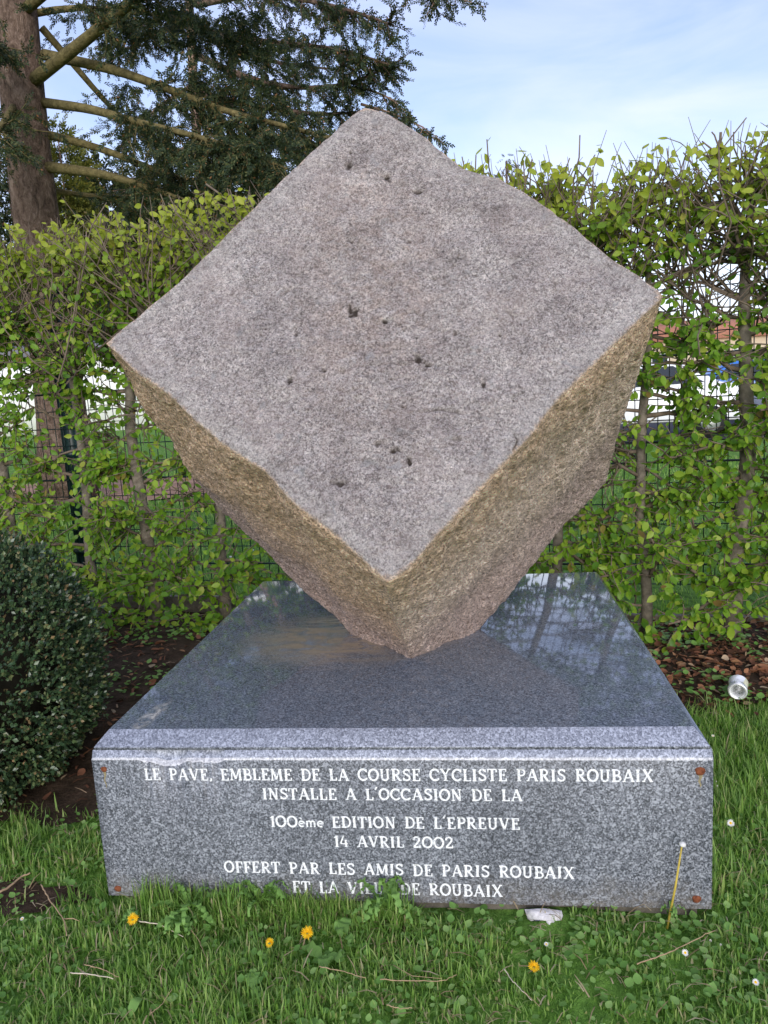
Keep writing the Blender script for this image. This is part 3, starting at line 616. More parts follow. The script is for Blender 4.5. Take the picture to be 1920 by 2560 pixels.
def ribbon(pts, wd):
    p_ = np.array(pts, float); closed = np.allclose(p_[0], p_[-1]) and len(p_) > 3
    t = np.zeros_like(p_)
    if closed:
        q = p_[:-1]; t[:-1] = np.roll(q, -1, 0)-np.roll(q, 1, 0); t[-1] = t[0]
    else: t = np.gradient(p_, axis=0) if len(p_) > 2 else np.repeat((p_[1]-p_[0])[None], 2, 0)
    t /= np.linalg.norm(t, axis=1, keepdims=True)+1e-9
    nn = np.stack([-t[:, 1], t[:, 0]], -1)*wd/2
    return p_+nn, p_-nn
LINES = [("LE PAVE, EMBLEME DE LA COURSE CYCLISTE PARIS ROUBAIX", -.657, .657, .3449, .0330), ("INSTALLE A L'OCCASION DE LA", -.337, .337, .2912, .0320), ("100ème EDITION DE L'EPREUVE", -.323, .3285, .2126, .0318),
         ("14 AVRIL 2002", -.155, .158, .1574, .0318), ("OFFERT PAR LES AMIS DE PARIS ROUBAIX", -.461, .462, .0775, .0332), ("ET LA VILLE DE ROUBAIX", -.278, .279, .0219, .0340)]
for txt, xa, xb, zb, hh in LINES:
    adv = []; x = 0; mb = MB()
    for chh in txt:
        if chh == ' ': x += .62; continue
        w_, st_ = GL[chh]; sm = 1.0
        adv.append((x, chh)); x += w_+(.0 if chh in "',eè" else .05)
    kx = (xb-xa)/(x-.1)
    for x0_, chh in adv:
        wob = random.uniform(-.02, .02); sl_ = random.uniform(-.02, .02)
        for k, (pts, wd) in enumerate(GL[chh][1]):
            a, b_ = ribbon(pts, wd*1.06)
            y = -.0006-.00016*k
            mk = lambda q: np.stack([xa+(x0_+q[:, 0]+sl_*q[:, 1])*kx, np.full(len(q), y), zb+(q[:, 1]+wob)*hh], -1)
            n = len(a); i = np.arange(n-1)
            mb.add(np.concatenate([mk(a), mk(b_)]), [np.stack([i, n+i, n+i+1, i+1], -1)])
    mb.build('inscription', M['paint'], ped)
for (bx, bz), dl, rr in (((-.768, .375), .045, .0085), ((.769, .373), .03, .012), ((-.771, .021), 0, .010), ((.763, .027), 0, .011)):
    b_ = MB(); th = np.linspace(0, 2*PI, 15)[:-1]
    ring = lambda r, y: np.stack([bx+r*(1+.12*np.sin(3*th+bx*9))*np.cos(th), th*0+y, bz+r*(1+.1*np.cos(2*th))*np.sin(th)], -1)
    V = np.concatenate([ring(rr, .001), ring(rr, -.0012), ring(rr*.7, -.003), [[bx, -.0035, bz]]])
    i = np.arange(14); j = (i+1) % 14
    b_.add(V, [np.stack([i, j, 14+j, 14+i], -1), np.stack([14+i, 14+j, 28+j, 28+i], -1), np.stack([28+i, 28+j, i*0+42], -1)])
    bolt = b_.build('bolt', M['rust'], ped, True)
    if dl:
        z = np.linspace(bz-rr*.8, bz-rr-dl, 8); wd = np.array([.8, .6, .42, .38, .34, .32, .25, .1])*rr*.6; xx = bx+.002*np.sin(np.arange(8)*1.3)
        V = np.concatenate([np.stack([xx-wd, z*0-.0008, z], -1), np.stack([xx+wd, z*0-.0008, z], -1)]); i = np.arange(7)
        mesh('rust_streak', V-np.array(ped.location)*0, [np.stack([i, 8+i, 9+i, i+1], -1)], M['rust_stain'], ped)

# ------------------------------------------------------------------ fence
fence = thing('wire_fence', 'dark green welded wire mesh fence with posts behind the hornbeam hedge', 'fence', (0, 2.62, 0))
fd = unit([1, -.14, 0]); fnrm = np.array([.1386, .990, 0])
def fpt(s_, z, o=0): return np.array([s_*fd[0], 2.62+s_*fd[1], z])+fnrm*o
POSTS = [-4.95, -2.42, .11, 2.64]
for s_ in POSTS:
    mb = MB(); Rm = np.stack([fd, fnrm, [0, 0, 1]], 1)
    mb.box((-.045, .012, GZ-.1), (.045, .092, 2.05), Rm, fpt(s_, 0)); mb.box((-.05, .008, 2.05), (.05, .096, 2.07), Rm, fpt(s_, 0))
    for z in (.35, 1.0, 1.7): mb.box((-.05, -.008, z), (.05, .012, z+.04), Rm, fpt(s_, 0))
    mb.build('post', M['fence'], fence)
for a, b_ in zip(POSTS[:-1], POSTS[1:]):
    mb = MB()
    for s_ in np.arange(a+.02, b_-.01, .058): mb.tube([fpt(s_, .17), fpt(s_, 2.03)], .0029, 4)
    for k, z in enumerate(np.arange(.18, 2.03, .112)):
        thick = (k % 5) in (1, )
        mb.tube([fpt(a+.01, z, -.006), fpt(b_-.01, z, -.006)], .0062 if thick else .0032, 4)
    mb.build('mesh_panel', M['fence'], fence)
    mb = MB(); mb.box((a+.03, -.02, GZ-.05), (b_-.03, .03, .07 if a < 0 else .0), np.stack([fd, fnrm, [0, 0, 1]], 1), fpt(0, 0)); mb.build('concrete_kerb', M['concrete'], fence)

# ------------------------------------------------------------------ hornbeam hedge
def leaf_template(fold=.25, n=5):
    """ovate leaf along +y, length 1, slightly folded and cupped"""
    ys_ = np.linspace(0, 1, n); wd = np.array([.10, .33, .36, .24, .0])[:n]*1.0
    mid_ = np.stack([ys_*0, ys_, -.10*np.sin(ys_*PI)+.0], -1); mid_[:, 2] -= .12*ys_**2
    Lf = mid_+np.stack([-wd, ys_*0, wd*fold], -1); Rt = mid_+np.stack([wd, ys_*0, wd*fold], -1)
    V = np.concatenate([mid_, Lf[:-1], Rt[:-1]])
    F4 = []; F3 = []
    for k in range(n-2):
        F4 += [[k, k+1, n+k+1, n+k], [k, n+n-1+k, n+n+k, k+1]]
    k = n-2; F3 = [[k, k+1, n+k], [k, n+n-1+k, k+1]]
    return V, [np.array(F4), np.array(F3)]
LV, LF = leaf_template()
def wander(p, d, length, n, amp, grav=0.0):
    pts = [np.array(p, float)]; d = unit(np.array(d, float)); st = length/n
    for k in range(n):
        d = unit(d+rng.normal(0, amp, 3)+np.array([0, 0, grav])); pts.append(pts[-1]+d*st)
    return np.array(pts)
GAPS = [(.75, .92, .38, .30, .9), (1.42, 1.74, .25, .17, .8), (-1.70, 1.22, .25, .25, .6), (-1.25, .75, .3, .3, .5), (1.7, 2.42, .2, .12, .6), (1.25, 2.4, .18, .14, .6)]
def hornbeam(x0, rad, label, ztop, leafk, lean=0.0, rough=0.0):
    y0 = float(HY(x0)); t = thing('hornbeam', label, 'hedge tree', (x0, y0, GZ), 'hornbeams of the hedge')
    zs = np.linspace(GZ, ztop-.25, 12)
    px_ = x0+lean*(zs-GZ)+.02*np.sin(zs*4+x0*7)+rng.normal(0, .006, 12); py_ = y0+.02*np.sin(zs*3+x0*5)
    rd = rad*.88*np.array([1.35, 1.08, 1.02, 1.0, .97, .93, .88, .8, .7, .6, .5, .35])
    tr = MB().tube(np.stack([px_, py_, zs], -1), rd, 10)
    for a in rng.uniform(0, 2*PI, 4):
        rt = np.array([[x0, y0, GZ+.09], [x0+rad*.9*math.cos(a), y0+rad*.9*math.sin(a), GZ+.03], [x0+rad*2.2*math.cos(a), y0+rad*2.2*math.sin(a), GZ-.014]]); tr.tube(rt, [rad*.6, rad*.45, rad*.2], 6)
    tr.build('trunk', M['bark_hornbeam'], t, True)
    br = MB(); LP, LD, LS = [], [], []; TOPS = []
    nb = 32 if x0 > .4 else 27
    for k in range(nb):
        z = (k+rng.uniform(0, 1))/nb*(ztop-.40)+.13
        if z > ztop-.75 and rng.random() < .2: z = rng.uniform(.3, ztop-.4)
        b0_ = np.array([np.interp(z, zs, px_), np.interp(z, zs, py_), z]); sgn = 1 if k % 2 else -1
        dr = np.array([sgn*1.0, -.14*sgn+rng.normal(-.12, .30), rng.normal(.12, .22)])
        ln = rng.uniform(.28, .55)
        pts = wander(b0_, dr, ln, 6, .22, .02)
        if z > ztop-.95: TOPS += list(pts[1:])
        br.tube(pts, np.linspace(.0125, .0055, 7)*rng.uniform(.7, 1.2), 5)
        for q in range(rng.integers(11, 17)):
            f = rng.uniform(.15, 1); ii = min(5, int(f*6)); p_ = pts[ii]+(pts[ii+1]-pts[ii])*(f*6-ii)
            top = (ztop-z)
            d2 = np.array([rng.normal(0, .7), rng.normal(-.45, .55), rng.normal(.25, .5)])
            l2 = rng.uniform(.10, .30)
            tw = wander(p_, d2, l2, 4, .18, -.02)
            over = tw[:, 2].max()-ztop+rng.uniform(0, .05)
            if over > 0: tw[:, 2] -= over
            br.tube(tw, np.linspace(.0042, .0016, 5), 4)
            # thin leafing low down, full on top
            dens = leafk*(1.0 if x0 > .4 else .55+.45*np.clip((z-.9)/.9, 0, 1))
            if rng.random() > .45+.55*dens: continue
            nlf = rng.integers(6, 12)
            for j in range(nlf):
                g = (j+.6)/nlf; i2 = min(3, int(g*4)); LP.append(tw[i2]+(tw[i2+1]-tw[i2])*(g*4-i2))
                ax = unit(tw[i2+1]-tw[i2]); sd_ = unit(np.cross(ax, rng.normal(0, 1, 3)))
                LD.append(unit(ax*.5+sd_*.7*(1 if j % 2 else -1)+np.array([0, -.12, -.55])+rng.normal(0, .2, 3))); LS.append(rng.uniform(.021, .050))
    # leafy shoots from the base, reaching towards the plinth
    for k in range(20 if x0 < -.9 else 9 if x0 > .9 else 0):
        b0_ = np.array([x0+rng.normal(0, .12), y0-rng.uniform(0, .06), GZ+rng.uniform(.02, .35)])
        tw = wander(b0_, np.array([rng.normal(0, .8), -1.0, rng.uniform(0, .7)]), rng.uniform(.2, .62 if x0 < 0 else .35), 6, .2, -.07); tw[:, 2] = np.maximum(tw[:, 2], GZ+.02)
        br.tube(tw, np.linspace(.004, .0014, 7), 4); nlf = rng.integers(9, 18)
        for j in range(nlf):
            g = .15+.85*(j+.5)/nlf; i2 = min(5, int(g*6)); LP.append(tw[i2]+(tw[i2+1]-tw[i2])*(g*6-i2)+rng.normal(0, .012, 3))
            LD.append(unit(np.array([rng.normal(0, .8), rng.normal(-.3, .5), rng.normal(-.3, .5)]))); LS.append(rng.uniform(.024, .056))
    # upright clipped shoots along the top
    for k in range(120):
        b0_ = TOPS[rng.integers(len(TOPS))] if k % 4 else np.array([np.interp(ztop-.3, zs, px_), y0, ztop-.3])
        d2 = np.array([rng.normal(0, .95), rng.normal(-.15, .5), 1.0])
        tw = wander(b0_, d2, max(.12, ztop-b0_[2])*rng.uniform(.7, 1.15), 5, .2, .03)
        lim = ztop-.02+rough*abs(rng.normal(0, .07)); tw[:, 2] = np.minimum(tw[:, 2], lim-.01*np.arange(5, -1, -1))
        br.tube(tw, np.linspace(.0055, .003 if rng.random() < .3 else .0012, 6), 5)
        nlf = rng.integers(4, 11) if rng.random() < leafk else rng.integers(0, 3)
        for j in range(nlf):
            g = rng.uniform(.1, 1); i2 = min(4, int(g*5)); LP.append(tw[i2]+(tw[i2+1]-tw[i2])*(g*5-i2))
            LD.append(unit(np.array([rng.normal(0, .6), rng.normal(-.25, .5), rng.normal(-.35, .5)]))); LS.append(rng.uniform(.024, .050))
    br.build('branches', M['twig'], t, True)
    LP = np.array(LP); LD = np.array(LD); LS = np.array(LS); keep = np.ones(len(LP), bool)
    for gx, gz_, gw, gh, pr_ in GAPS: keep &= rng.random(len(LP)) > min(1, pr_*1.1)*np.exp(-(((LP[:, 0]-gx)/gw)**2+((LP[:, 2]-gz_)/gh)**2)**2)
    LP, LD, LS = LP[keep], LD[keep], LS[keep]
    Mx = frames(LD, rng.normal(0, .6, len(LD)), up=(0, -.8, .6))*LS[:, None, None]*np.array([.95, 1.15, 1])[None, None, :]
    MB().scatter(LV, LF, Mx, LP).build('foliage', M['hornbeam_leaf'], t, True)
    return t
HB = [(-3.28, .035, 'leafy hornbeam at the far left end of the hedge', 2.42, .95, 0, 0),
      (-2.76, .035, 'hornbeam behind the box ball, third trunk left of the green post', 2.42, .95, .01, 0),
      (-2.17, .031, 'slim smooth grey hornbeam just left of the green fence post', 2.43, .95, .01, 0),
      (-1.76, .041, 'hornbeam with a stout brown trunk between the green post and the plinth', 2.44, .95, -.01, 0),
      (-1.28, .035, 'hornbeam with a half hidden trunk by the back left corner of the plinth', 2.45, .95, .01, 0),
      (-.80, .034, 'leafy hornbeam directly behind the left corner of the stone', 2.45, .9, 0, .2),
      (-.30, .034, 'hornbeam hidden behind the left half of the stone', 2.45, .9, 0, .3),
      (.18, .034, 'hornbeam hidden behind the right half of the stone', 2.46, .9, 0, .5),
      (.66, .030, 'thin dark hornbeam just right of the stone behind the plinth corner', 2.42, .9, 0, .6),
      (1.09, .029, 'thin crooked hornbeam by the back right corner of the plinth', 2.42, .85, .01, .8),
      (1.54, .044, 'thick pale hornbeam with spreading roots in the red leaf litter', 2.42, .8, .02, .9),
      (2.02, .038, 'leaning hornbeam at the right edge of the photo', 2.46, .85, -.03, .9),
      (2.52, .036, 'bushy hornbeam at the far right end of the hedge', 2.56, .8, 0, 1)]
for h in HB: hornbeam(*h)

# ------------------------------------------------------------------ conifers
def needle_spray(n=16):
    V, F = [], []
    for k in range(n):
        f = k/(n-1); a = k*2.4; base = np.array([0, f*.8, 0]); d_ = unit(np.array([math.cos(a)*.75, .75, math.sin(a)*.5])); ln = .30*(1-.45*f)
        sd_ = unit(np.cross(d_, [.2, .1, 1]))*.05
        i_ = len(V); V += [base-sd_*.5, base+d_*ln*.55-sd_, base+d_*ln, base+d_*ln*.55+sd_]; F.append([i_, i_+1, i_+2, i_+3])
    V += [np.array([-.008, 0, 0]), np.array([.008, 0, 0]), np.array([.004, .9, 0]), np.array([-.004, .9, 0])]; i_ = len(V)-4; F.append([i_, i_+1, i_+2, i_+3])
    return np.array(V), [np.array(F)]
SV, SF = needle_spray()
def conifer_limb(pts, r0_, r1_, tree, mt, sp, sd, sc, k0=.3, per_m=11, droop=.35, ll=(.25, .75), cone=False, scale=.17, dense=1.0):
    """one limb tube; appends side twigs (to MB sp) and needle sprays (to list sd)"""
    P = np.array(pts, float); seg = np.linalg.norm(np.diff(P, axis=0), axis=1); Ln = seg.sum(); s_ = np.concatenate([[0], np.cumsum(seg)])/Ln
    tt = np.linspace(0, 1, max(8, int(Ln*4))); C = np.stack([np.interp(tt, s_, P[:, k]) for k in range(3)], -1)
    for _ in range(2): C[1:-1] = (C[:-2]+2*C[1:-1]+C[2:])/4
    lb = MB().tube(C, np.linspace(r0_, r1_, len(C)), 8)
    nbr = int(Ln*(1-k0)*per_m)
    for _ in range(nbr):
        f = k0+(1-k0)*rng.random()**.8; i_ = min(len(C)-2, int(f*(len(C)-1))); p_ = C[i_]+(C[i_+1]-C[i_])*rng.random(); ax = unit(C[i_+1]-C[i_])
        side = unit(np.cross(ax, [0, 0, 1])*rng.choice([-1, 1])+rng.normal(0, .35, 3))
        d2 = ax*rng.uniform(.2, .9)+side*rng.uniform(.3, 1)+np.array([0, 0, -droop*rng.uniform(0, 2.2)+.1])
        ln = rng.uniform(*ll)*(1.05-.45*f); tw = wander(p_, d2, ln, 5, .15, -.10*droop)
        lb.tube(tw, np.linspace(.010, .003, 6), 4)
        ns = max(4, int(ln/.055*dense))
        for j in range(ns):
            g = .1+.9*(j+rng.random())/ns; i2 = min(4, int(g*5)); q = tw[i2]+(tw[i2+1]-tw[i2])*(g*5-i2); a2 = unit(tw[i2+1]-tw[i2])
            sd.append((q, unit(a2*.8+rng.normal(0, .55, 3)+np.array([0, 0, -.25])), rng.uniform(.7, 1.3)*scale))
    lb.build('limb', mt, tree, True)
def hanging(pts, tree_sp, sd, n, zdrop, spread, scale):
    '''extra drooping sprays along a bough seen only by its foliage'''
    P = np.array(pts, float)
    for _ in range(n):
        f = rng.random()*(len(P)-1); i_ = min(len(P)-2, int(f)); q = P[i_]+(P[i_+1]-P[i_])*(f-i_)+rng.normal(0, spread, 3)*np.array([1, 1, .5])
        d2 = unit(np.array([rng.normal(0, .7), rng.normal(0, .7), -rng.uniform(.2, 1.2)])); ln = rng.uniform(.2, zdrop)
        for j in range(int(ln/.06)+2): sd.append((q+d2*ln*rng.random(), unit(d2+rng.normal(0, .5, 3)), rng.uniform(.7, 1.25)*scale))
def finish_foliage(tree, sp, sd, needle, twigmat):
    Pq = np.array([a for a, _, _ in sd]); D = np.array([b for _, b, _ in sd]); Sx = np.array([c for _, _, c in sd])
    MB().scatter(SV, SF, frames(D, rng.uniform(0, 6.28, len(D)))*Sx[:, None, None], Pq).build('foliage', needle, tree)
YS = 8.6
base = at((68, 430), YS)
spruce = thing('spruce_tree', 'large spruce with thick brown trunk and mossy limbs above the hedge at left', 'spruce', (base[0], YS, GZ))
zs = np.linspace(GZ, 11.5, 20)
tk = MB().tube(np.stack([base[0]+.015*zs+.03*np.sin(zs), np.full(20, YS), zs], -1), np.interp(zs, [0, 1, 4.5, 7, 11.5], [.42, .34, .285, .27, .15]), 18); tk.build('trunk', M['bark_spruce'], spruce, True)
sp, sd = MB(), []
def pl(*a): return [at(p_[:2], p_[2]) for p_ in a]
tp = lambda z: np.array([base[0]+.015*z, YS, z])
limbs = [
 (pl((75, 172, 8.5), (180, 90, 8.0), (290, 0, 7.6), (420, -110, 7.2), (560, -190, 6.9)), .085, .03, .35),
 (pl((95, 118, 8.6), (250, 150, 8.3), (370, 195, 8.1), (490, 242, 7.8), (600, 268, 7.5), (720, 300, 7.2)), .07, .018, .36),
 (pl((95, 222, 8.6), (200, 235, 8.2), (300, 266, 7.8), (420, 292, 7.4), (520, 325, 7.1), (620, 365, 6.9)), .064, .016, .36),
 (pl((100, 290, 8.7), (220, 320, 8.6), (340, 370, 8.5), (450, 405, 8.4), (570, 430, 8.3)), .056, .015, .36),
 (pl((95, 360, 8.6), (220, 374, 8.2), (330, 408, 7.9), (430, 445, 7.6)), .075, .022, .5),
 (pl((90, 60, 8.8), (160, 140, 9.2), (260, 260, 9.6), (380, 330, 9.9), (520, 360, 10.1)), .05, .015, .4),
 (pl((60, 400, 8.8), (150, 420, 9.4), (280, 430, 10.0), (420, 425, 10.4)), .05, .015, .3),
 (pl((55, 20, 8.5), (150, -60, 8.0), (330, -120, 7.3), (600, -150, 6.6)), .07, .025, .3),
 (pl((30, 230, 8.4), (10, 260, 7.6), (-15, 300, 7.0), (-60, 330, 6.5)), .05, .015, .1),
 (pl((30, 130, 8.4), (0, 100, 7.8), (-60, 60, 7.2)), .06, .02, .2),
 (pl((70, 30, 8.7), (170, 10, 8.9), (300, 30, 9.1), (430, 40, 9.3)), .05, .015, .25),
]
for pts, ra, rb, k0 in limbs: conifer_limb(pts, ra, rb, spruce, M['moss_limb'], sp, sd, 1, k0, per_m=26, dense=1.1, ll=(.3, .9), scale=.18)
for pts, n in ((pl((150, 40, 8.9), (260, 30, 8.8), (380, 40, 8.6)), 60), (pl((380, 0, 8.6), (480, 60, 8.4), (600, 60, 8.2)), 90), (pl((400, 170, 8.3), (520, 190, 8.1), (640, 210, 8.0)), 70), (pl((430, 300, 7.6), (520, 320, 7.4), (640, 330, 7.2)), 80), (pl((250, 190, 8.7), (330, 230, 8.5)), 25)): hanging(pts, sp, sd, n, .8, .16, .17)
finish_foliage(spruce, sp, sd, M['spruce_needle'], M['dry_twig'])
YT = 11.2
b2 = at((438, 400), YT)
slim = thing('spruce_tree', 'slender conifer with bare pinkish trunk and dark drooping boughs behind the stone', 'spruce', (b2[0], YT, GZ))
zs = np.linspace(GZ, 11, 16)
MB().tube(np.stack([b2[0]+.004*zs+.05*np.sin(zs*.9), np.full(16, YT), zs], -1), np.interp(zs, [0, 3, 7, 11], [.10, .085, .07, .04]), 12).build('trunk', M['pale_bark'], slim, True)
sp, sd = MB(), []
limbs = [
 (pl((422, 60, 11.2), (500, 80, 10.8), (580, 92, 10.4), (670, 98, 10.0), (760, 112, 9.7), (840, 140, 9.5)), .06, .015, .15),
 (pl((424, 10, 11.2), (520, -10, 10.8), (640, -5, 10.4), (750, 20, 10.0), (850, 55, 9.7)), .06, .015, .12),
 (pl((424, 120, 11.2), (520, 165, 10.8), (620, 190, 10.4), (720, 190, 10.0), (810, 165, 9.8), (850, 135, 9.7)), .06, .015, .15),
 (pl((428, 200, 11.2), (520, 225, 10.8), (620, 240, 10.5), (710, 250, 10.2), (790, 240, 10.0)), .06, .015, .1),
 (pl((430, 250, 11.2), (540, 280, 10.8), (640, 310, 10.4), (730, 320, 10.2), (820, 290, 10.0)), .05, .015, .1),
 (pl((434, 320, 11.2), (520, 350, 10.9), (600, 380, 10.6), (700, 400, 10.4)), .05, .015, .1),
 (pl((420, 40, 11.2), (360, 60, 11.4), (300, 90, 11.5), (240, 130, 11.6)), .04, .012, .15),
 (pl((424, 180, 11.2), (370, 210, 11.3), (320, 250, 11.4), (270, 300, 11.5)), .04, .012, .15),
 (pl((424, -60, 11.2), (560, -90, 10.8), (700, -70, 10.2), (800, -45, 9.8)), .06, .015, .3),
 (pl((800, -60, 9.8), (900, -30, 9.4), (985, -6, 9.1)), .02, .008, .45),
 (pl((780, 225, 10.0), (850, 245, 9.9), (915, 275, 9.8)), .02, .008, .5),
 (pl((780, 190, 10.0), (830, 205, 9.9), (860, 225, 9.8)), .02, .008, .4),
 (pl((424, 60, 11.4), (520, 120, 11.8), (620, 140, 12.2), (730, 150, 12.5)), .05, .015, .1),
 (pl((430, 300, 11.2), (380, 330, 11.3), (320, 380, 11.4), (260, 420, 11.5)), .04, .012, .2),
]
for pts, ra, rb, k0 in limbs: conifer_limb(pts, ra, rb, slim, M['pale_bark'] if ra < .045 else M['bark_spruce'], sp, sd, 1, k0, per_m=20, droop=.32, ll=(.3, .85), dense=1.1, scale=.19)
finish_foliage(slim, sp, sd, M['spruce_needle'], M['bark_spruce'])
def far_conifer(px, y, top, wd, label, needle, n=900, sc=.5):
    p_ = at(px, y); zt = at(top, y)[2]; t = thing('conifer_tree', label, 'conifer', (p_[0], y, GZ), 'conifers beyond the fence')
    MB().tube([[p_[0], y, GZ], [p_[0], y, zt*.97]], [.2, .03], 8).build('trunk', M['bark_spruce'], t, True)
    z = zt*(1-rng.random(n)**.55*.96); k = (zt-z)/zt; a = rng.uniform(0, 6.28, n); rr = wd*(.12+k**.8)*rng.uniform(.35, 1.05, n)*(1+.25*np.sin(a*3+z*2.1))
    Pq = np.stack([p_[0]+rr*np.cos(a), y+rr*np.sin(a), z+.15*rr], -1); D = unit(np.stack([np.cos(a), np.sin(a), rng.normal(.15, .35, n)], -1)+rng.normal(0, .3, (n, 3)))
    MB().scatter(SV, SF, frames(D, rng.uniform(0, 6.28, n))*(sc*rng.uniform(.6, 1.2, n))[:, None, None], Pq).build('foliage', needle, t)
far_conifer((140, 420), 46, (135, 255), 3.6, 'yellowish green conifer just right of the thick spruce trunk', M['golden_needle'], 5200, 1.1)
far_conifer((230, 420), 48, (235, 345), 5.0, 'dark broad conifer low behind the mossy limbs', M['spruce_needle'], 5200, 1.3)
far_conifer((20, 420), 50, (10, 330), 6.0, 'dark conifer behind the left side of the spruce trunk', M['spruce_needle'], 5200, 1.3)
far_conifer((350, 420), 50, (350, 375), 5.5, 'low dark conifer seen just above the hedge', M['spruce_needle'], 5000, 1.3)
far_conifer((500, 420), 48, (505, 355), 5.5, 'dark conifer between the slender trunk and the stone', M['spruce_needle'], 5000, 1.3)
far_conifer((1095, 400), 26, (1097, 330), 1.0, 'distant grey green conifer tip above the hedge right of the stone', M['spruce_needle'], 1700, .38)

# ------------------------------------------------------------------ box ball
BCn = np.array([-1.75, .70, .37]); BR = np.array([.575, .58, .575])
ball = thing('box_bush', 'dark clipped box ball on bare soil left of the plinth', 'bush', (BCn[0], BCn[1], GZ))
MB().tube([[BCn[0], BCn[1], GZ], [BCn[0], BCn[1], .3]], [.03, .03], 8).build('stem', M['box_stem_core'], ball, True)
th = np.linspace(0, 2*PI, 25)[:-1]; ph = np.linspace(.05, PI-.05, 14)
Vc = np.array([[math.sin(p_)*math.cos(t), math.sin(p_)*math.sin(t), math.cos(p_)] for p_ in ph for t in th]); i = np.arange(13)[:, None]*24; j = np.arange(24)[None]
Vc = BCn+Vc*BR*(.74+.04*vn(Vc, 5, 3))[:, None]
mesh('dark_core', Vc, [np.stack([i+j, i+24+j, i+24+(j+1) % 24, i+(j+1) % 24], -1).reshape(-1, 4), np.arange(24), np.arange(24)[::-1]+13*24], M['box_stem_core'], ball, True)  # solid dark core added to block see-through, standing in for the shaded interior
ns = 10500
dv = unit(rng.normal(0, 1, (ns, 3))); rs = 1+.035*vn(dv, 4, 41)+.035*vn(dv, 11, 42)-np.abs(rng.normal(0, .07, ns))+np.where(rng.random(ns) < .06, rng.uniform(0, .09, ns), 0)
tip = BCn+dv*BR*rs[:, None]; ax = unit(dv+rng.normal(0, .35, (ns, 3))+np.array([0, 0, .35])); ln = rng.uniform(.035, .075, ns)
LPb, LDb, LSb = [], [], []
for k in range(7):
    f = k/6; s_ = unit(np.cross(ax, rng.normal(0, 1, (ns, 3))))
    LPb.append(tip-ax*(ln*(1-f))[:, None]); LDb.append(unit(ax*(.55+.6*f)+s_*.8*(1-.6*f))); LSb.append(rng.uniform(.012, .022, ns))
LPb, LDb, LSb = map(np.concatenate, (LPb, LDb, LSb)); kk = LPb[:, 2] > -.01; LPb, LDb, LSb = LPb[kk], LDb[kk], LSb[kk]
BV = np.array([[0, 0, 0], [-.3, .45, .08], [0, .5, 0], [.3, .45, .08], [0, 1, -.06]]); BF = [np.array([[0, 2, 1], [0, 3, 2], [1, 2, 4], [2, 3, 4]])]
MB().scatter(BV, BF, frames(LDb, rng.uniform(0, 6.28, len(LDb)))*LSb[:, None, None]*np.array([1.15, 1, 1]), LPb).build('foliage', M['box_leaf'], ball, True)

# ------------------------------------------------------------------ grass and litter
def blade_template():
    ys_ = np.array([0, .35, .7, 1.0]); wd = np.array([.5, .48, .33, .03]); bend = np.array([0, .05, .22, .52])
    V = np.concatenate([np.stack([-wd, bend, ys_], -1), np.stack([wd, bend, ys_], -1)]); i = np.arange(3)
    return V, [np.stack([i, i+1, 5+i, 4+i], -1)]
GV, GF = blade_template()
def in_ped(x, y, m_=0.0): return (np.abs(x) < .8+m_) & (y > -m_) & (y < 1.68+m_)
def lawn_mask(x, y): return (~in_ped(x, y, .004)) & (y < soil_edge_front(x)+rng.normal(0, .05, len(x)))
def grass(n, x0, x1, y0, y1, hmul, keepnoise=True):
    x = rng.uniform(x0, x1, n); y = rng.uniform(y0, y1, n)
    q = np.stack([x, y, x*0], -1); nzv = vn(q, 5.5, 51)+.8*vn(q, 13, 52)
    k = lawn_mask(x, y) & (rng.uniform(-1.0, .6, n) < nzv+.6)
    k &= ~((((x+1.07)/.15)**2+((y-.02)/.07)**2 < 1) & (rng.random(n) < .9))
    pc = at((1176, 1990), -.03); k &= ~((np.abs(x-pc[0]) < .065) & (y > -.10) & (y < .01) & (rng.random(n) < .8))
    x, y, nzv = x[k], y[k], nzv[k]; n = len(x)
    h = (.018+.024*rng.random(n)**1.8)*(1+.5*nzv)*hmul
    near = (y > -.10) & (y < .0)
    h *= np.where(near & (x < .05) & (x > -.70), 1.45+.75*vn(np.stack([x, x*0, x*0], -1), 9, 77), 1); h *= np.where(near & (x > .12) & (x < .75), .62, 1)
    h *= np.where((np.abs(x) > .8) & (y > 0), 1.35, 1)
    a = rng.uniform(0, 6.28, n)
    lean = rng.normal(0, .8, n)
    ca, sa = np.cos(a), np.sin(a); cl, sl_ = np.cos(lean), np.sin(lean)
    wdt = rng.uniform(.0026, .0066, n)
    Mx = np.zeros((n, 3, 3))
    Xa = np.stack([ca, sa, ca*0], -1); Ya = np.stack([-sa, ca, ca*0], -1); Za = np.tile([0, 0, 1.], (n, 1))
    Y2 = Ya*cl[:, None]-Za*sl_[:, None]; Z2 = Za*cl[:, None]+Ya*sl_[:, None]
    Mx[:, :, 0] = Xa*wdt[:, None]; Mx[:, :, 1] = Y2*h[:, None]*rng.uniform(.4, 1.6, n)[:, None]; Mx[:, :, 2] = Z2*h[:, None]
    Pq = np.stack([x, y, gheight(np.stack([x, y], -1))-.002], -1)
    return Mx, Pq
mb = MB()
for args in ((84000, -1.75, 1.75, -.95, .0, 1.0), (9000, -1.9, -.80, .0, .55, 1.15), (22000, .80, 2.1, .0, 1.35, 1.1), (5200, -.72, .10, -.07, -.004, 1.15)):
    mb.scatter(GV, GF, *grass(*args))
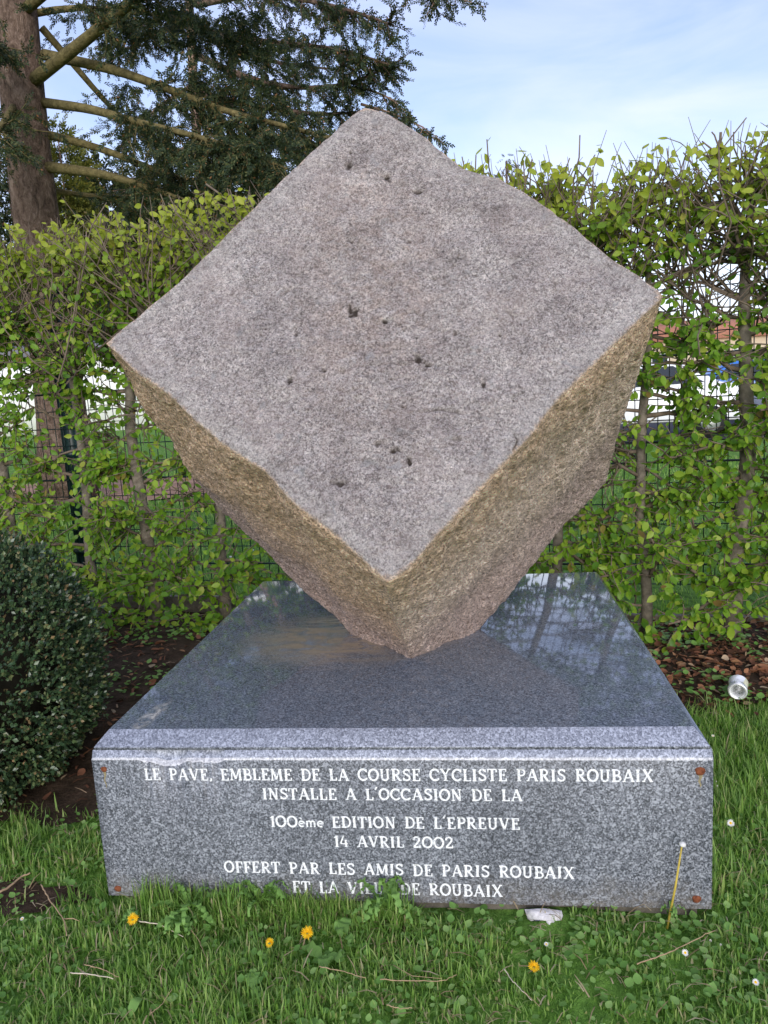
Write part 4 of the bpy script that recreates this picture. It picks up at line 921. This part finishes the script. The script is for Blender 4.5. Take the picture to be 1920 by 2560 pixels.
# sparse blades over the soil edges and on the far lawn
n = 26000; x = rng.uniform(-9, 5, n); y = FY(x)+.1+8*rng.random(n)**1.6; a = rng.uniform(0, 6.28, n); h = rng.uniform(.03, .07, n)*(1+.08*(y-2.6))
Mx = frames(np.stack([np.cos(a), np.sin(a), a*0], -1)); Mx = np.stack([Mx[:, :, 0]*(.006+.001*(y-2.6))[:, None], Mx[:, :, 1]*h[:, None]*1.2, Mx[:, :, 2]*h[:, None]], -1)
pq = np.stack([x, y, gheight(np.stack([x, y], -1))-.002], -1); kd = ~((((x+5.2)/3.4)**2+((y-9.4)/1.5)**2) < 1); mb.scatter(GV, GF, Mx[kd], pq[kd])
g_ = mb.build('grass', M['grass']); tag(g_, kind='stuff')
# small round ground weeds between the blades
n = 11000; x = rng.uniform(-1.7, 1.7, n); y = rng.uniform(-.95, .5, n); pc = at((1176, 1990), -.03); k = lawn_mask(x, y) & (vn(np.stack([x, y, x*0], -1), 3.2, 61)+.25 > rng.uniform(-.6, .8, n)) & ~((np.abs(x-pc[0]) < .06) & (y > -.10)); x, y = x[k], y[k]; n = len(x)
a = rng.uniform(0, 6.28, n); D = unit(np.stack([np.cos(a), np.sin(a), rng.uniform(.1, .9, n)], -1)); s_ = rng.uniform(.009, .024, n)
n2 = 3000; x2 = np.concatenate([rng.uniform(.82, 2.2, n2//2), rng.uniform(-2.3, -.82, n2//2)]); y2 = np.concatenate([rng.uniform(1.25, 2.5, n2//2), rng.uniform(1.0, 2.6, n2//2)]); k = vn(np.stack([x2, y2, x2*0], -1), 4, 63) > .05
x = np.concatenate([x, x2[k]]); y = np.concatenate([y, y2[k]]); n = len(x); a = rng.uniform(0, 6.28, n); D = unit(np.stack([np.cos(a), np.sin(a), rng.uniform(.1, .9, n)], -1)); s_ = rng.uniform(.009, .024, n)*np.where(y > .6, 1.5, 1)
tag(MB().scatter(LV, LF, frames(D)*s_[:, None, None]*np.array([1.25, 1, 1]), np.stack([x, y, gheight(np.stack([x, y], -1))+rng.uniform(.006, .03, n)*np.where(y > .6, 2.0, 1)], -1)).build('ground_weeds', M['weed'], smooth=True), kind='stuff')
# dead thatch: short straw bits lying between the blades
n = 2600; x = rng.uniform(-1.7, 1.7, n); y = rng.uniform(-.95, .4, n); k = lawn_mask(x, y); x, y = x[k], y[k]; n = len(x); a = rng.uniform(0, 6.28, n)
Mx = frames(unit(np.stack([np.cos(a), np.sin(a), rng.normal(.05, .25, n)], -1)))*np.stack([rng.uniform(.0015, .0035, n), rng.uniform(.02, .06, n), rng.uniform(.005, .03, n)], -1)[:, None, :]
TV = np.array([[-.5, 0, 0], [.5, 0, 0], [.5, .5, .3], [-.5, .5, .3], [.2, 1, 0], [-.2, 1, 0]]); TF = [np.array([[0, 1, 2, 3], [3, 2, 4, 5]])]
tag(MB().scatter(TV, TF, Mx, np.stack([x, y, gheight(np.stack([x, y], -1))+rng.uniform(.004, .028, n)], -1)).build('dry_grass', M['thatch']), kind='stuff')
# leaf litter on the soil
def litter(n, x0, x1, y0, y1, s0, s1):
    x = rng.uniform(x0, x1, n); y = rng.uniform(y0, y1, n); k = (y > soil_edge_front(x)-.05) & ~in_ped(x, y, .02) & (vn(np.stack([x, y, x*0], -1), 3, 71) > rng.uniform(-1.1, .5, n)); x, y = x[k], y[k]; n = len(x)
    a = rng.uniform(0, 6.28, n); D = unit(np.stack([np.cos(a), np.sin(a), rng.normal(.05, .25, n)], -1))
    return frames(D, rng.normal(0, .5, n))*rng.uniform(s0, s1, n)[:, None, None], np.stack([x, y, gheight(np.stack([x, y], -1))+.012+rng.uniform(0, .02, n)], -1)
CV, CF = leaf_template(.45)
mb = MB(); mb.scatter(CV, CF, *litter(2200, .82, 2.6, 1.15, 2.6, .016, .042)); mb.scatter(CV, CF, *litter(1100, -2.6, .8, .5, 2.9, .022, .055))
a_ = rng.normal(0, 1, (170, 2))*np.array([.22, .16])+np.array([1.28, 1.62]); aa = rng.uniform(0, 6.28, 170)
mb.scatter(CV, CF, frames(unit(np.stack([np.cos(aa), np.sin(aa), rng.normal(.1, .3, 170)], -1)), rng.normal(0, .5, 170))*rng.uniform(.022, .05, 170)[:, None, None], np.stack([a_[:, 0], a_[:, 1], gheight(a_)+.015+rng.uniform(0, .025, 170)], -1))
n = 2600; x = np.concatenate([rng.uniform(.82, 2.4, n//2), rng.uniform(-2.4, .8, n//2)]); y = np.concatenate([rng.uniform(1.2, 2.5, n//2), rng.uniform(.5, 2.8, n//2)]); k = ~in_ped(x, y, .02) & (y > soil_edge_front(x)-.08); x, y = x[k], y[k]; n = len(x); a = rng.uniform(0, 6.28, n)
Mx = frames(unit(np.stack([np.cos(a), np.sin(a), rng.normal(.03, .15, n)], -1)))*np.stack([rng.uniform(.003, .012, n), rng.uniform(.02, .08, n), rng.uniform(.005, .03, n)], -1)[:, None, :]
mb.scatter(TV, TF, Mx, np.stack([x, y, gheight(np.stack([x, y], -1))+rng.uniform(.006, .02, n)], -1))
tag(mb.build('leaf_litter', M['dead_leaf'], smooth=True), kind='stuff')

# ------------------------------------------------------------------ small things in the grass
def stick(name, pts, r, mt, label, cat='twig', group='dry twigs lying in the grass', z=.008, br=None):
    P = np.array([gz(p_, z) for p_ in pts]); P[:, 2] += gheight(P)-GZ
    n = len(P); tt = np.linspace(0, n-1, n*5); C = np.stack([np.interp(tt, np.arange(n), P[:, k]) for k in range(3)], -1)
    for _ in range(3): C[1:-1] = (C[:-2]+2*C[1:-1]+C[2:])/4
    C += rng.normal(0, .0007, C.shape)
    r *= .62; m_ = MB().tube(C, np.linspace(r, r*.6, len(C)), 6)
    if br is not None:
        Bq = np.array([gz(p_, z) for p_ in br]); m_.tube(Bq, np.linspace(r*.8, r*.4, len(Bq)), 5)
    return tag(m_.build(name, mt, None, True, C[0]), label, cat, group)
stick('twig', [(88, 1908), (105, 1940), (138, 1985), (144, 2022)], .0034, M['dry_twig'], 'bent tan twig with a kink, below the left corner of the plinth', br=[(138, 1985), (158, 1984), (172, 1990)])
stick('twig', [(300, 1990), (345, 1996), (395, 2022)], .0026, M['pale_twig'], 'pale curved stalk below the leftmost yellow flower')
stick('twig', [(400, 1992), (428, 2025), (448, 2075)], .0016, M['dry_twig'], 'thin brown stem arching between the left and middle yellow flowers')
stick('twig', [(152, 2102), (200, 2104), (245, 2114)], .0026, M['pale_twig'], 'straight pale stalk near the bottom left of the lawn')
stick('twig', [(182, 2084), (220, 2092), (258, 2112)], .002, M['dry_twig'], 'thin brown twig just above the straight pale stalk')
stick('twig', [(690, 2088), (735, 2098), (790, 2112)], .002, M['dry_twig'], 'reddish twig below the plantain leaves')
stick('twig', [(820, 2113), (900, 2117), (960, 2115), (985, 2102)], .002, M['dry_twig'], 'long thin reddish twig in the lower middle of the lawn', br=[(850, 2085), (890, 2108), (955, 2114)])
stick('twig', [(1088, 2090), (1112, 2120), (1150, 2156)], .002, M['pale_twig'], 'slanting straw stalk below the torn white paper')
stick('twig', [(1375, 2084), (1440, 2062), (1500, 2032), (1545, 2008)], .0026, M['dry_twig'], 'long tan stick rising towards the white daisies at right')
stick('twig', [(-15, 1935), (20, 1918), (45, 1893), (66, 1885)], .006, M['dry_twig'], 'thickest brown stick on the bare soil at left edge')
stick('twig', [(835, 2172), (860, 2180), (890, 2178)], .002, M['dry_twig'], 'short brown twig near the bottom middle of the lawn')
stick('twig', [(1130, 2135), (1165, 2168)], .0016, M['dry_twig'], 'short brown twig at lower right, under the orange flower')
stick('twig', [(325, 2185), (345, 2170), (372, 2135)], .0018, M['dry_twig'], 'thin reddish twig at the bottom of the lawn, left of centre')

def petals(mb, c, n, r, wd, tilt, cup=0.0):
    PV = np.array([[-.35, .1, 0], [.35, .1, 0], [.5, .75, cup], [0, 1, cup*1.4], [-.5, .75, cup]]); PF = [np.array([[0, 1, 2, 4]]), np.array([[4, 2, 3]])]
    a = np.arange(n)*2*PI/n+rng.uniform(0, 1); D = np.stack([np.cos(a)*math.cos(tilt), np.sin(a)*math.cos(tilt), np.full(n, math.sin(tilt))], -1)
    Mx = frames(D); Mx = Mx*np.array([wd, r, r])*rng.uniform(.85, 1.1, n)[:, None, None]
    mb.scatter(PV, PF, Mx, np.tile(c, (n, 1)))
def dandelion(px, z, r, label, tilt=(0, 0)):
    p_ = gz(px, z); t = thing('dandelion', label, 'dandelion', (p_[0], p_[1], gheight(p_)), 'dandelions in the front lawn')
    MB().tube([[p_[0]+.01, p_[1]+.015, gheight(p_)-.005], [p_[0]+.003, p_[1]+.004, z*.5+gheight(p_)*.5], p_], [.002, .002, .0022], 6).build('stem', M['stem_green'], t, True)
    mb = MB(); c = np.zeros(3)
    for n, rr, ti in ((20, 1, .12), (18, .85, .4), (14, .62, .75), (9, .4, 1.1)): petals(mb, c, n, r*rr, r*.17, ti)
    V = np.concatenate(mb.V); Rm = np.array(Matrix.Rotation(tilt[0], 3, 'X') @ Matrix.Rotation(tilt[1], 3, 'Y')); mb.V = [V@Rm.T+p_]
    mb.build('flower_head', M['yellow'], t)
    MB().tube([p_-np.array([0, 0, .008]), p_+np.array([0, 0, .001])], [.003, .006], 8).build('bud_cup', M['stem_green'], t, True)
dandelion((287, 1985), .028, .0155, 'deep yellow dandelion at left, in front of the plinth corner', (.9, .35))
dandelion((664, 2015), .028, .0165, 'bright yellow open dandelion above the round plantain leaves', (.65, .1))
dandelion((583, 2036), .020, .0125, 'small half open dandelion left of the bright open one', (.9, -.3))
dandelion((1153, 2088), .016, .0145, 'orange yellow dandelion sunk in the grass below the torn paper', (.5, .2))
def daisy(px, z, r, label, tilt=.3, closed=False):
    p_ = gz(px, z); g = gheight(p_); t = thing('daisy', label, 'daisy', (p_[0], p_[1], g), 'white daisies in the front lawn')
    MB().tube([[p_[0]+.006, p_[1]+.01, g-.005], [p_[0]+.002, p_[1]+.003, (z+g)/2], p_], [.0011]*3, 5).build('stem', M['stem_green'], t, True)
    mb = MB(); petals(mb, np.zeros(3), 16, r, r*.2, 1.15 if closed else .1, .1); petals(mb, np.zeros(3), 14, r*.95, r*.2, 1.3 if closed else .3, .1)
    V = np.concatenate(mb.V); Rm = np.array(Matrix.Rotation(tilt, 3, 'X')); mb.V = [V@Rm.T+p_]; mb.build('petals', M['white_petal'], t)
    if not closed:
        th = np.linspace(0, 2*PI, 11)[:-1]; cn = p_+Rm@np.array([0, 0, .0012])
        V = np.concatenate([cn+(np.stack([r*.36*np.cos(th), r*.36*np.sin(th), th*0], -1))@Rm.T, [cn+Rm@np.array([0, 0, r*.22])]]); i = np.arange(10)
        mesh('flower_centre', V, [np.stack([i, (i+1) % 10, i*0+10], -1)], M['yellow'], t, True)
daisy((933, 1906), .045, .010, 'closed white daisy bud rising in front of the last inscription line', 0, True)
daisy((1533, 2034), .02, .011, 'white daisy bud at right, left one of the neighbouring two', .7, True)
daisy((1556, 2044), .018, .009, 'white daisy bud at right, beside and slightly below its twin', .5, True)
daisy((1578, 1778), .03, .0115, 'open daisy with yellow centre right of the plinth', .9)
daisy((1549, 1700), .03, .008, 'pinkish white daisy half hidden against the right side of the plinth', .5, True)
daisy((1547, 1690), .035, .006, 'tiny white daisy just above the pinkish one by the plinth', .4, True)
daisy((48, 1985), .02, .006, 'tiny white daisy alone at the left of the lawn', .4)
daisy((1632, 2122), .02, .008, 'white daisy in the grass at the lower right edge', .6)
daisy((1480, 2058), .018, .008, 'small open daisy beside the end of the long tan stick', .8)
daisy((1540, 1590), .05, .006, 'tiny white daisy near the top right corner of the plinth', .4)
daisy((1180, 2040), .012, .006, 'tiny white daisy just below the torn paper', .4)
# tall bare dandelion stalk
p0, p1 = at((1441, 1965), -.035), at((1473, 1827), -.045)
t = thing('dandelion_stalk', 'tall yellow dandelion stalk with a bald white head at the right end of the plinth', 'dandelion', (p0[0], p0[1], GZ))
p0 = np.array([p0[0], p0[1], GZ]); MB().tube([p0, (p0+p1)/2+np.array([.002, 0, 0]), p1], [.0032, .0027, .0022], 8).build('stem', M['stem_straw'], t, True)
th = np.linspace(0, PI, 9); mb = MB().tube([p1+np.array([0, 0, -.002]), p1+np.array([.001, 0, .002]), p1+np.array([.002, 0, .007]), p1+np.array([.002, 0, .010])], [.003, .0085, .0075, .002], 10); mb.build('seed_head', M['white_petal'], t, True)
# plantain and dandelion rosettes
def rosette(px, z, leaves, label, toothed, group, sc=1.0, cat='weed', name='dandelion_rosette'):
    p_ = gz(px, z); g = float(gheight(p_)); t = thing(name, label, cat, (p_[0], p_[1], g), group)
    for ang, ln, rise in leaves:
        n = 25 if toothed else 9; f = np.linspace(0, 1, n); ln = ln*sc
        if toothed:
            wd = (.03+.125*f**.5*np.sin(np.clip(.25+f*.75, 0, 1)*PI)**.5)*ln*np.where(np.arange(n) % 3 == 0, 1.0, np.where(np.arange(n) % 3 == 1, .42, .62)); wd[0] = .03*ln; wd[-1] = .004
        else: wd = .30*ln*np.sin(np.clip(f*.93+.07, 0, 1)*PI)**.7*np.where(f < .18, .3, 1); wd[-1] = .002
        d_ = np.array([math.cos(ang), math.sin(ang), 0]); s_ = np.array([-math.sin(ang), math.cos(ang), 0])
        mid_ = np.array([p_[0], p_[1], g+(.022 if toothed else .012)])+f[:, None]*ln*d_+np.stack([f*0, f*0, rise*np.sin(f*PI*.75)*ln+.004*rng.normal(0, 1, n)], -1)
        Lf = mid_+s_*wd[:, None]+np.array([0, 0, .18])*wd[:, None]; Rt = mid_-s_*wd[:, None]+np.array([0, 0, .18])*wd[:, None]
        if toothed: Lf += d_*(-.05*ln)*(np.arange(n) % 3 == 0)[:, None]; Rt += d_*(-.05*ln)*(np.arange(n) % 3 == 0)[:, None]
        V = np.concatenate([mid_, Lf, Rt]); i = np.arange(n-1)
        if toothed and p_[1] < .05: V[:, 1] = np.where(V[:, 1] > -.004, -.004-.45*(V[:, 1]+.004), V[:, 1])
        mesh('leaf', V, [np.stack([i, i+1, n+i+1, n+i], -1), np.stack([i, 2*n+i, 2*n+i+1, i+1], -1)], M['weed'], t, True)
rd_ = lambda k, a0, a1, l0, l1, r0_, r1_: [(rng.uniform(a0, a1), rng.uniform(l0, l1), rng.uniform(r0_, r1_)) for _ in range(k)]
R0 = rosette
rosette = lambda px, z, lv, lab, tooth, gp_, sc=1.0, *a: R0(px, z, lv+([(b[0]+rng.normal(0, .5), b[1]*rng.uniform(.6, 1), b[2]*rng.uniform(.5, 1.3)) for b in lv] if tooth and len(lv) > 6 else []), lab, tooth, gp_, sc*(.95 if tooth else 1), *a)
gr = 'toothed dandelion rosettes along the foot of the plinth'
rosette((410, 1968), .0, rd_(10, -3.3, .3, .07, .13, .2, .7)+rd_(4, .4, 2.7, .05, .08, .8, 1.2), 'large rosette of toothed dandelion leaves at the left foot of the plinth', True, gr)
rosette((560, 1952), .0, rd_(9, -3.2, .2, .05, .11, .3, .9)+rd_(3, .4, 2.7, .05, .07, .8, 1.2), 'toothed dandelion rosette under the word ET of the inscription', True, gr)
rosette((835, 1962), .0, rd_(8, -3.4, .4, .06, .12, .3, .9)+rd_(4, .4, 2.9, .06, .09, .9, 1.3), 'toothed dandelion rosette hiding the bottom inscription words at centre', True, gr)
rosette((300, 1960), .0, rd_(6, -3.3, .3, .04, .08, .3, .8), 'small toothed rosette at the lower left corner of the plinth', True, gr)
rosette((1447, 1972), .0, rd_(5, 0, 6.28, .03, .055, .6, 1.2), 'small leafy rosette at the foot of the tall yellow stalk', True, gr)
gp = 'round leaved plantains in the front lawn'
rosette((700, 2052), .0, [(2.9, .062, .35), (-.35, .058, .2), (-1.4, .05, .2)], 'plantain with two broad round leaves under the bright dandelion', False, gp, 1, 'weed', 'plantain')
rosette((545, 2128), .0, [(1.9, .055, .3), (-.8, .04, .3)], 'plantain with a pale oval leaf in the middle of the lawn', False, gp, .9, 'weed', 'plantain')
rosette((275, 2180), .0, [(1.2, .05, .4), (3.0, .04, .3)], 'plantain with a round leaf at the bottom left of the lawn', False, gp, .9, 'weed', 'plantain')
rosette((735, 2010), .0, [(1.3, .060, .45), (1.9, .05, .4), (-.5, .05, .3)], 'small narrow leaved plantain right of the bright dandelion', False, gp, .9, 'weed', 'plantain')
# crushed can
cc = gz((1594, 1488), .035)
can = thing('drinks_can', 'crumpled silver drinks can on the leaf litter at right', 'can', (cc[0], cc[1], GZ))
axd = unit([-.28, -.80, -.10]); sx = unit(np.cross(axd, [0, 0, 1])); uz = np.cross(sx, axd)
tt = np.array([0, .004, .012, .03, .05, .065, .08, .096, .108, .113]); rr = np.array([.022, .026, .032, .033, .0315, .029, .033, .033, .030, .026])*1.22
th = np.linspace(0, 2*PI, 33)[:-1]
def canpts(sel):
    V = []
    for k in sel:
        dent = 1-.10*np.abs(np.sin(2.5*th+tt[k]*90))*(.02 < tt[k] < .1)-.42*np.exp(-((tt[k]-.055)/.022)**2)*np.exp(-((th-1.9)/.9)**2)-.05*np.sin(3*th+tt[k]*60)*(.02 < tt[k] < .1)
        V.append(cc+np.array([0, 0, .006])+axd*(tt[k]*.74-.045)+(sx*np.cos(th)[:, None]+uz*np.sin(th)[:, None])*(rr[k]*dent)[:, None])
    return np.concatenate(V)
def tubeF(n): i = np.arange(n-1)[:, None]*32; j = np.arange(32)[None]; return np.stack([i+j, i+32+j, i+32+(j+1) % 32, i+(j+1) % 32], -1).reshape(-1, 4)
mesh('body', canpts([2, 3, 4, 5, 6, 7]), [tubeF(6)], [M['alu'], M['can_print']], can, True, midx=[1 if (k // 32) in (0, 1) and (k % 32) in range(12, 22) else 0 for k in range(5*32)])
Vb = np.concatenate([canpts([7, 8, 9]), cc+np.array([0, 0, .006])+axd*.034+(sx*np.cos(th)[:, None]+uz*np.sin(th)[:, None])*.029, cc+np.array([0, 0, .006])+axd*.027+(sx*np.cos(th)[:, None]+uz*np.sin(th)[:, None])*.016])
mesh('domed_base', Vb, [tubeF(5), np.arange(32)+128], M['alu'], can, True)
mesh('lid', canpts([2, 1, 0]), [tubeF(3)[:, ::-1], np.arange(32)+64], M['alu'], can, True)
# torn paper
ol = [(1133, 1964), (1140, 1985), (1148, 1990), (1160, 1984), (1172, 1986), (1180, 1996), (1186, 2010), (1184, 2022), (1190, 2026), (1196, 2018), (1200, 2008), (1196, 2000), (1208, 2000), (1212, 1990), (1216, 1978), (1213, 1967), (1175, 1962)]
Pp = np.array([at(p_, -.012-.055*max(0, (p_[1]-1962)/64)**1.2) for p_ in ol]); n = len(Pp); cen = Pp.mean(0)+np.array([.004, -.004, .01])
Vp = np.concatenate([Pp, (Pp+cen)/2+rng.normal(0, .0022, Pp.shape), [cen]]); Vq = Vp+np.array([0, .002, -.002]); i = np.arange(n); j = (i+1) % n; o_ = 2*n+1
tag(mesh('paper_scrap', np.concatenate([Vp, Vq]), [np.stack([i, j, n+j, n+i], -1), np.stack([n+i, n+j, i*0+2*n], -1), np.stack([i, o_+i, o_+j, j], -1), np.stack([o_+i, o_+n+i, o_+n+j, o_+j], -1), np.stack([o_+n+i, i*0+o_+2*n, o_+n+j], -1)], M['paper'], origin=cen),
    'torn white paper scrap sticking out under the bottom edge of the plinth', 'paper')

# ------------------------------------------------------------------ beyond the fence
dsy = None
fx = rng.uniform(-4, 3.4, 90); fy = FY(fx)+.35+2.6*rng.random(90)**1.3
PV = MB(); petals(PV, np.zeros(3), 12, .015, .005, .12, .05); petals(PV, np.zeros(3), 10, .012, .005, .5, .05)
for x_, y_ in zip(fx, fy):
    if dsy is None:
        PV.V = [np.concatenate(PV.V)]; dsy = PV.build('daisy', M['white_petal']); o = dsy
    else:
        o = dsy.copy(); scene.collection.objects.link(o)
    o.location = (x_, y_, float(gheight(np.array([x_, y_])))+.05); o.rotation_euler = (rng.uniform(.2, .8), rng.normal(0, .2), rng.uniform(0, 6))
    s_ = rng.uniform(.8, 1.4); o.scale = (s_, s_, s_)
    tag(o, 'small white daisy on the lawn behind the wire fence', 'daisy', 'daisies on the lawn behind the fence')
def building(name, label, x0, x1, y0, y1, h, roofh, wm, rm, wins, cat):
    t = thing(name, label, cat, ((x0+x1)/2, (y0+y1)/2, GZ))
    mb = MB().box((x0, y0, GZ), (x1, y1, h)); mb.build('wall', wm, t)
    rm_ = MB(); o_ = .3; ym = (y0+y1)/2
    V = [[x0-o_, y0-o_, h+.005], [x1+o_, y0-o_, h+.005], [x1+o_, y1+o_, h+.005], [x0-o_, y1+o_, h+.005], [x0-o_, ym, h+roofh], [x1+o_, ym, h+roofh]]
    rm_.add(V, [np.array([[0, 1, 5, 4], [2, 3, 4, 5], [3, 2, 1, 0]]), np.array([[0, 4, 3], [1, 2, 5]])]); rm_.build('roof', rm, t)
    for wx, wz, ww, wh in wins:
        f = MB(); a, b_ = (wx-ww/2, y0-.06, wz), (wx+ww/2, y0-.003, wz+wh)
        f.box(a, (b_[0], b_[1], a[2]+.08)); f.box((a[0], a[1], b_[2]-.08), b_); f.box((a[0], a[1], a[2]+.08), (a[0]+.08, b_[1], b_[2]-.08)); f.box((b_[0]-.08, a[1], a[2]+.08), (b_[0], b_[1], b_[2]-.08))
        fo = f.build('window', M['wall_white'], t); MB().box((a[0]+.08, y0-.03, a[2]+.08), (b_[0]-.08, y0-.002, b_[2]-.08)).build('pane', M['glass'], fo) if False else MB().box((a[0]+.08-t.location[0], y0-.03-t.location[1], a[2]+.08-GZ), (b_[0]-.08-t.location[0], y0-.004-t.location[1], b_[2]-.08-GZ)).build('pane', M['glass'], None).__setattr__('parent', fo)
    return t
building('white_hall', 'long low white building far behind the fence at left', -42, -6.0, 33, 42, 3.6, .9, M['wall_white'], M['roof_grey'], [(-12, 1.2, 1.6, 1.2), (-27, 1.2, 1.6, 1.2)], 'building')
building('tiled_house', 'beige house with terracotta tiled roof far behind the hedge at right', 8, 24, 50, 60, 3.0, 1.5, M['wall_beige'], M['tiles'], [(12, 1.0, 1.1, 1.3), (17, 1.0, 1.1, 1.3)], 'house')
building('garden_shed', 'low cream outbuilding beside the tiled house', 2.5, 6.4, 44, 48, 2.3, .5, M['wall_beige'], M['tiles'], [(4.5, .9, .8, .8)], 'outbuilding')
def car(x, y, paint, label, rot):
    t = thing('parked_car', label, 'car', (x, y, GZ+.02), 'cars parked beyond the lawn')
    prof = [(-2.05, .35), (-2.1, .75), (-1.95, .92), (-1.35, 1.0), (-.75, 1.42), (.75, 1.46), (1.5, 1.05), (2.05, .95), (2.1, .5), (2.05, .32)]
    def pr(pf, y0, y1, nm, mt, tum=0):
        n = len(pf); V = [[a, y0+(tum*max(0, b_-.95)), b_] for a, b_ in pf]+[[a, y1-(tum*max(0, b_-.95)), b_] for a, b_ in pf]; i = np.arange(n); j = (i+1) % n
        o = mesh(nm, np.array(V)+np.array(t.location), [np.stack([i, j, n+j, n+i], -1), np.arange(n)[::-1], np.arange(n)+n], mt, t)
        bv = o.modifiers.new('b', 'BEVEL'); bv.width = .05; bv.segments = 2; return o
    pr(prof, -.85, .85, 'body', paint, .35)
    for sgn in (-1, 1):
        V = [(-1.15, 1.0), (-.7, 1.36), (.65, 1.39), (1.2, 1.06)]; yv = lambda b_: sgn*(.853-.35*max(0, b_-.95))
        mesh('side_window', np.array([[a, yv(b_)+sgn*.004, b_] for a, b_ in V])+np.array(t.location), [np.arange(4) if sgn < 0 else np.arange(4)[::-1]], M['glass'], t)
        for wx in (-1.3, 1.3):
            wv = MB().tube([[wx+x, sgn*.66+y, .31+GZ+.02], [wx+x, sgn*.87+y, .31+GZ+.02]], [.31, .31], 20).build('wheel', M['rubber'], t)
            rv_ = MB().tube([[wx, sgn*.862, .31], [wx, sgn*.885, .31]], [.2, .17], 14).build('rim', M['rim'], None); rv_.parent = wv
    t.rotation_euler = (0, 0, rot)
car(3.4, 14.4, M['car_white'], 'white car parked beyond the lawn at right', -.05)
car(8.2, 15.4, M['car_white'], 'white car at the far right, behind the edge of the hedge', .03)
car(7.4, 19.5, M['car_blue'], 'blue car parked behind the white cars', -.04)
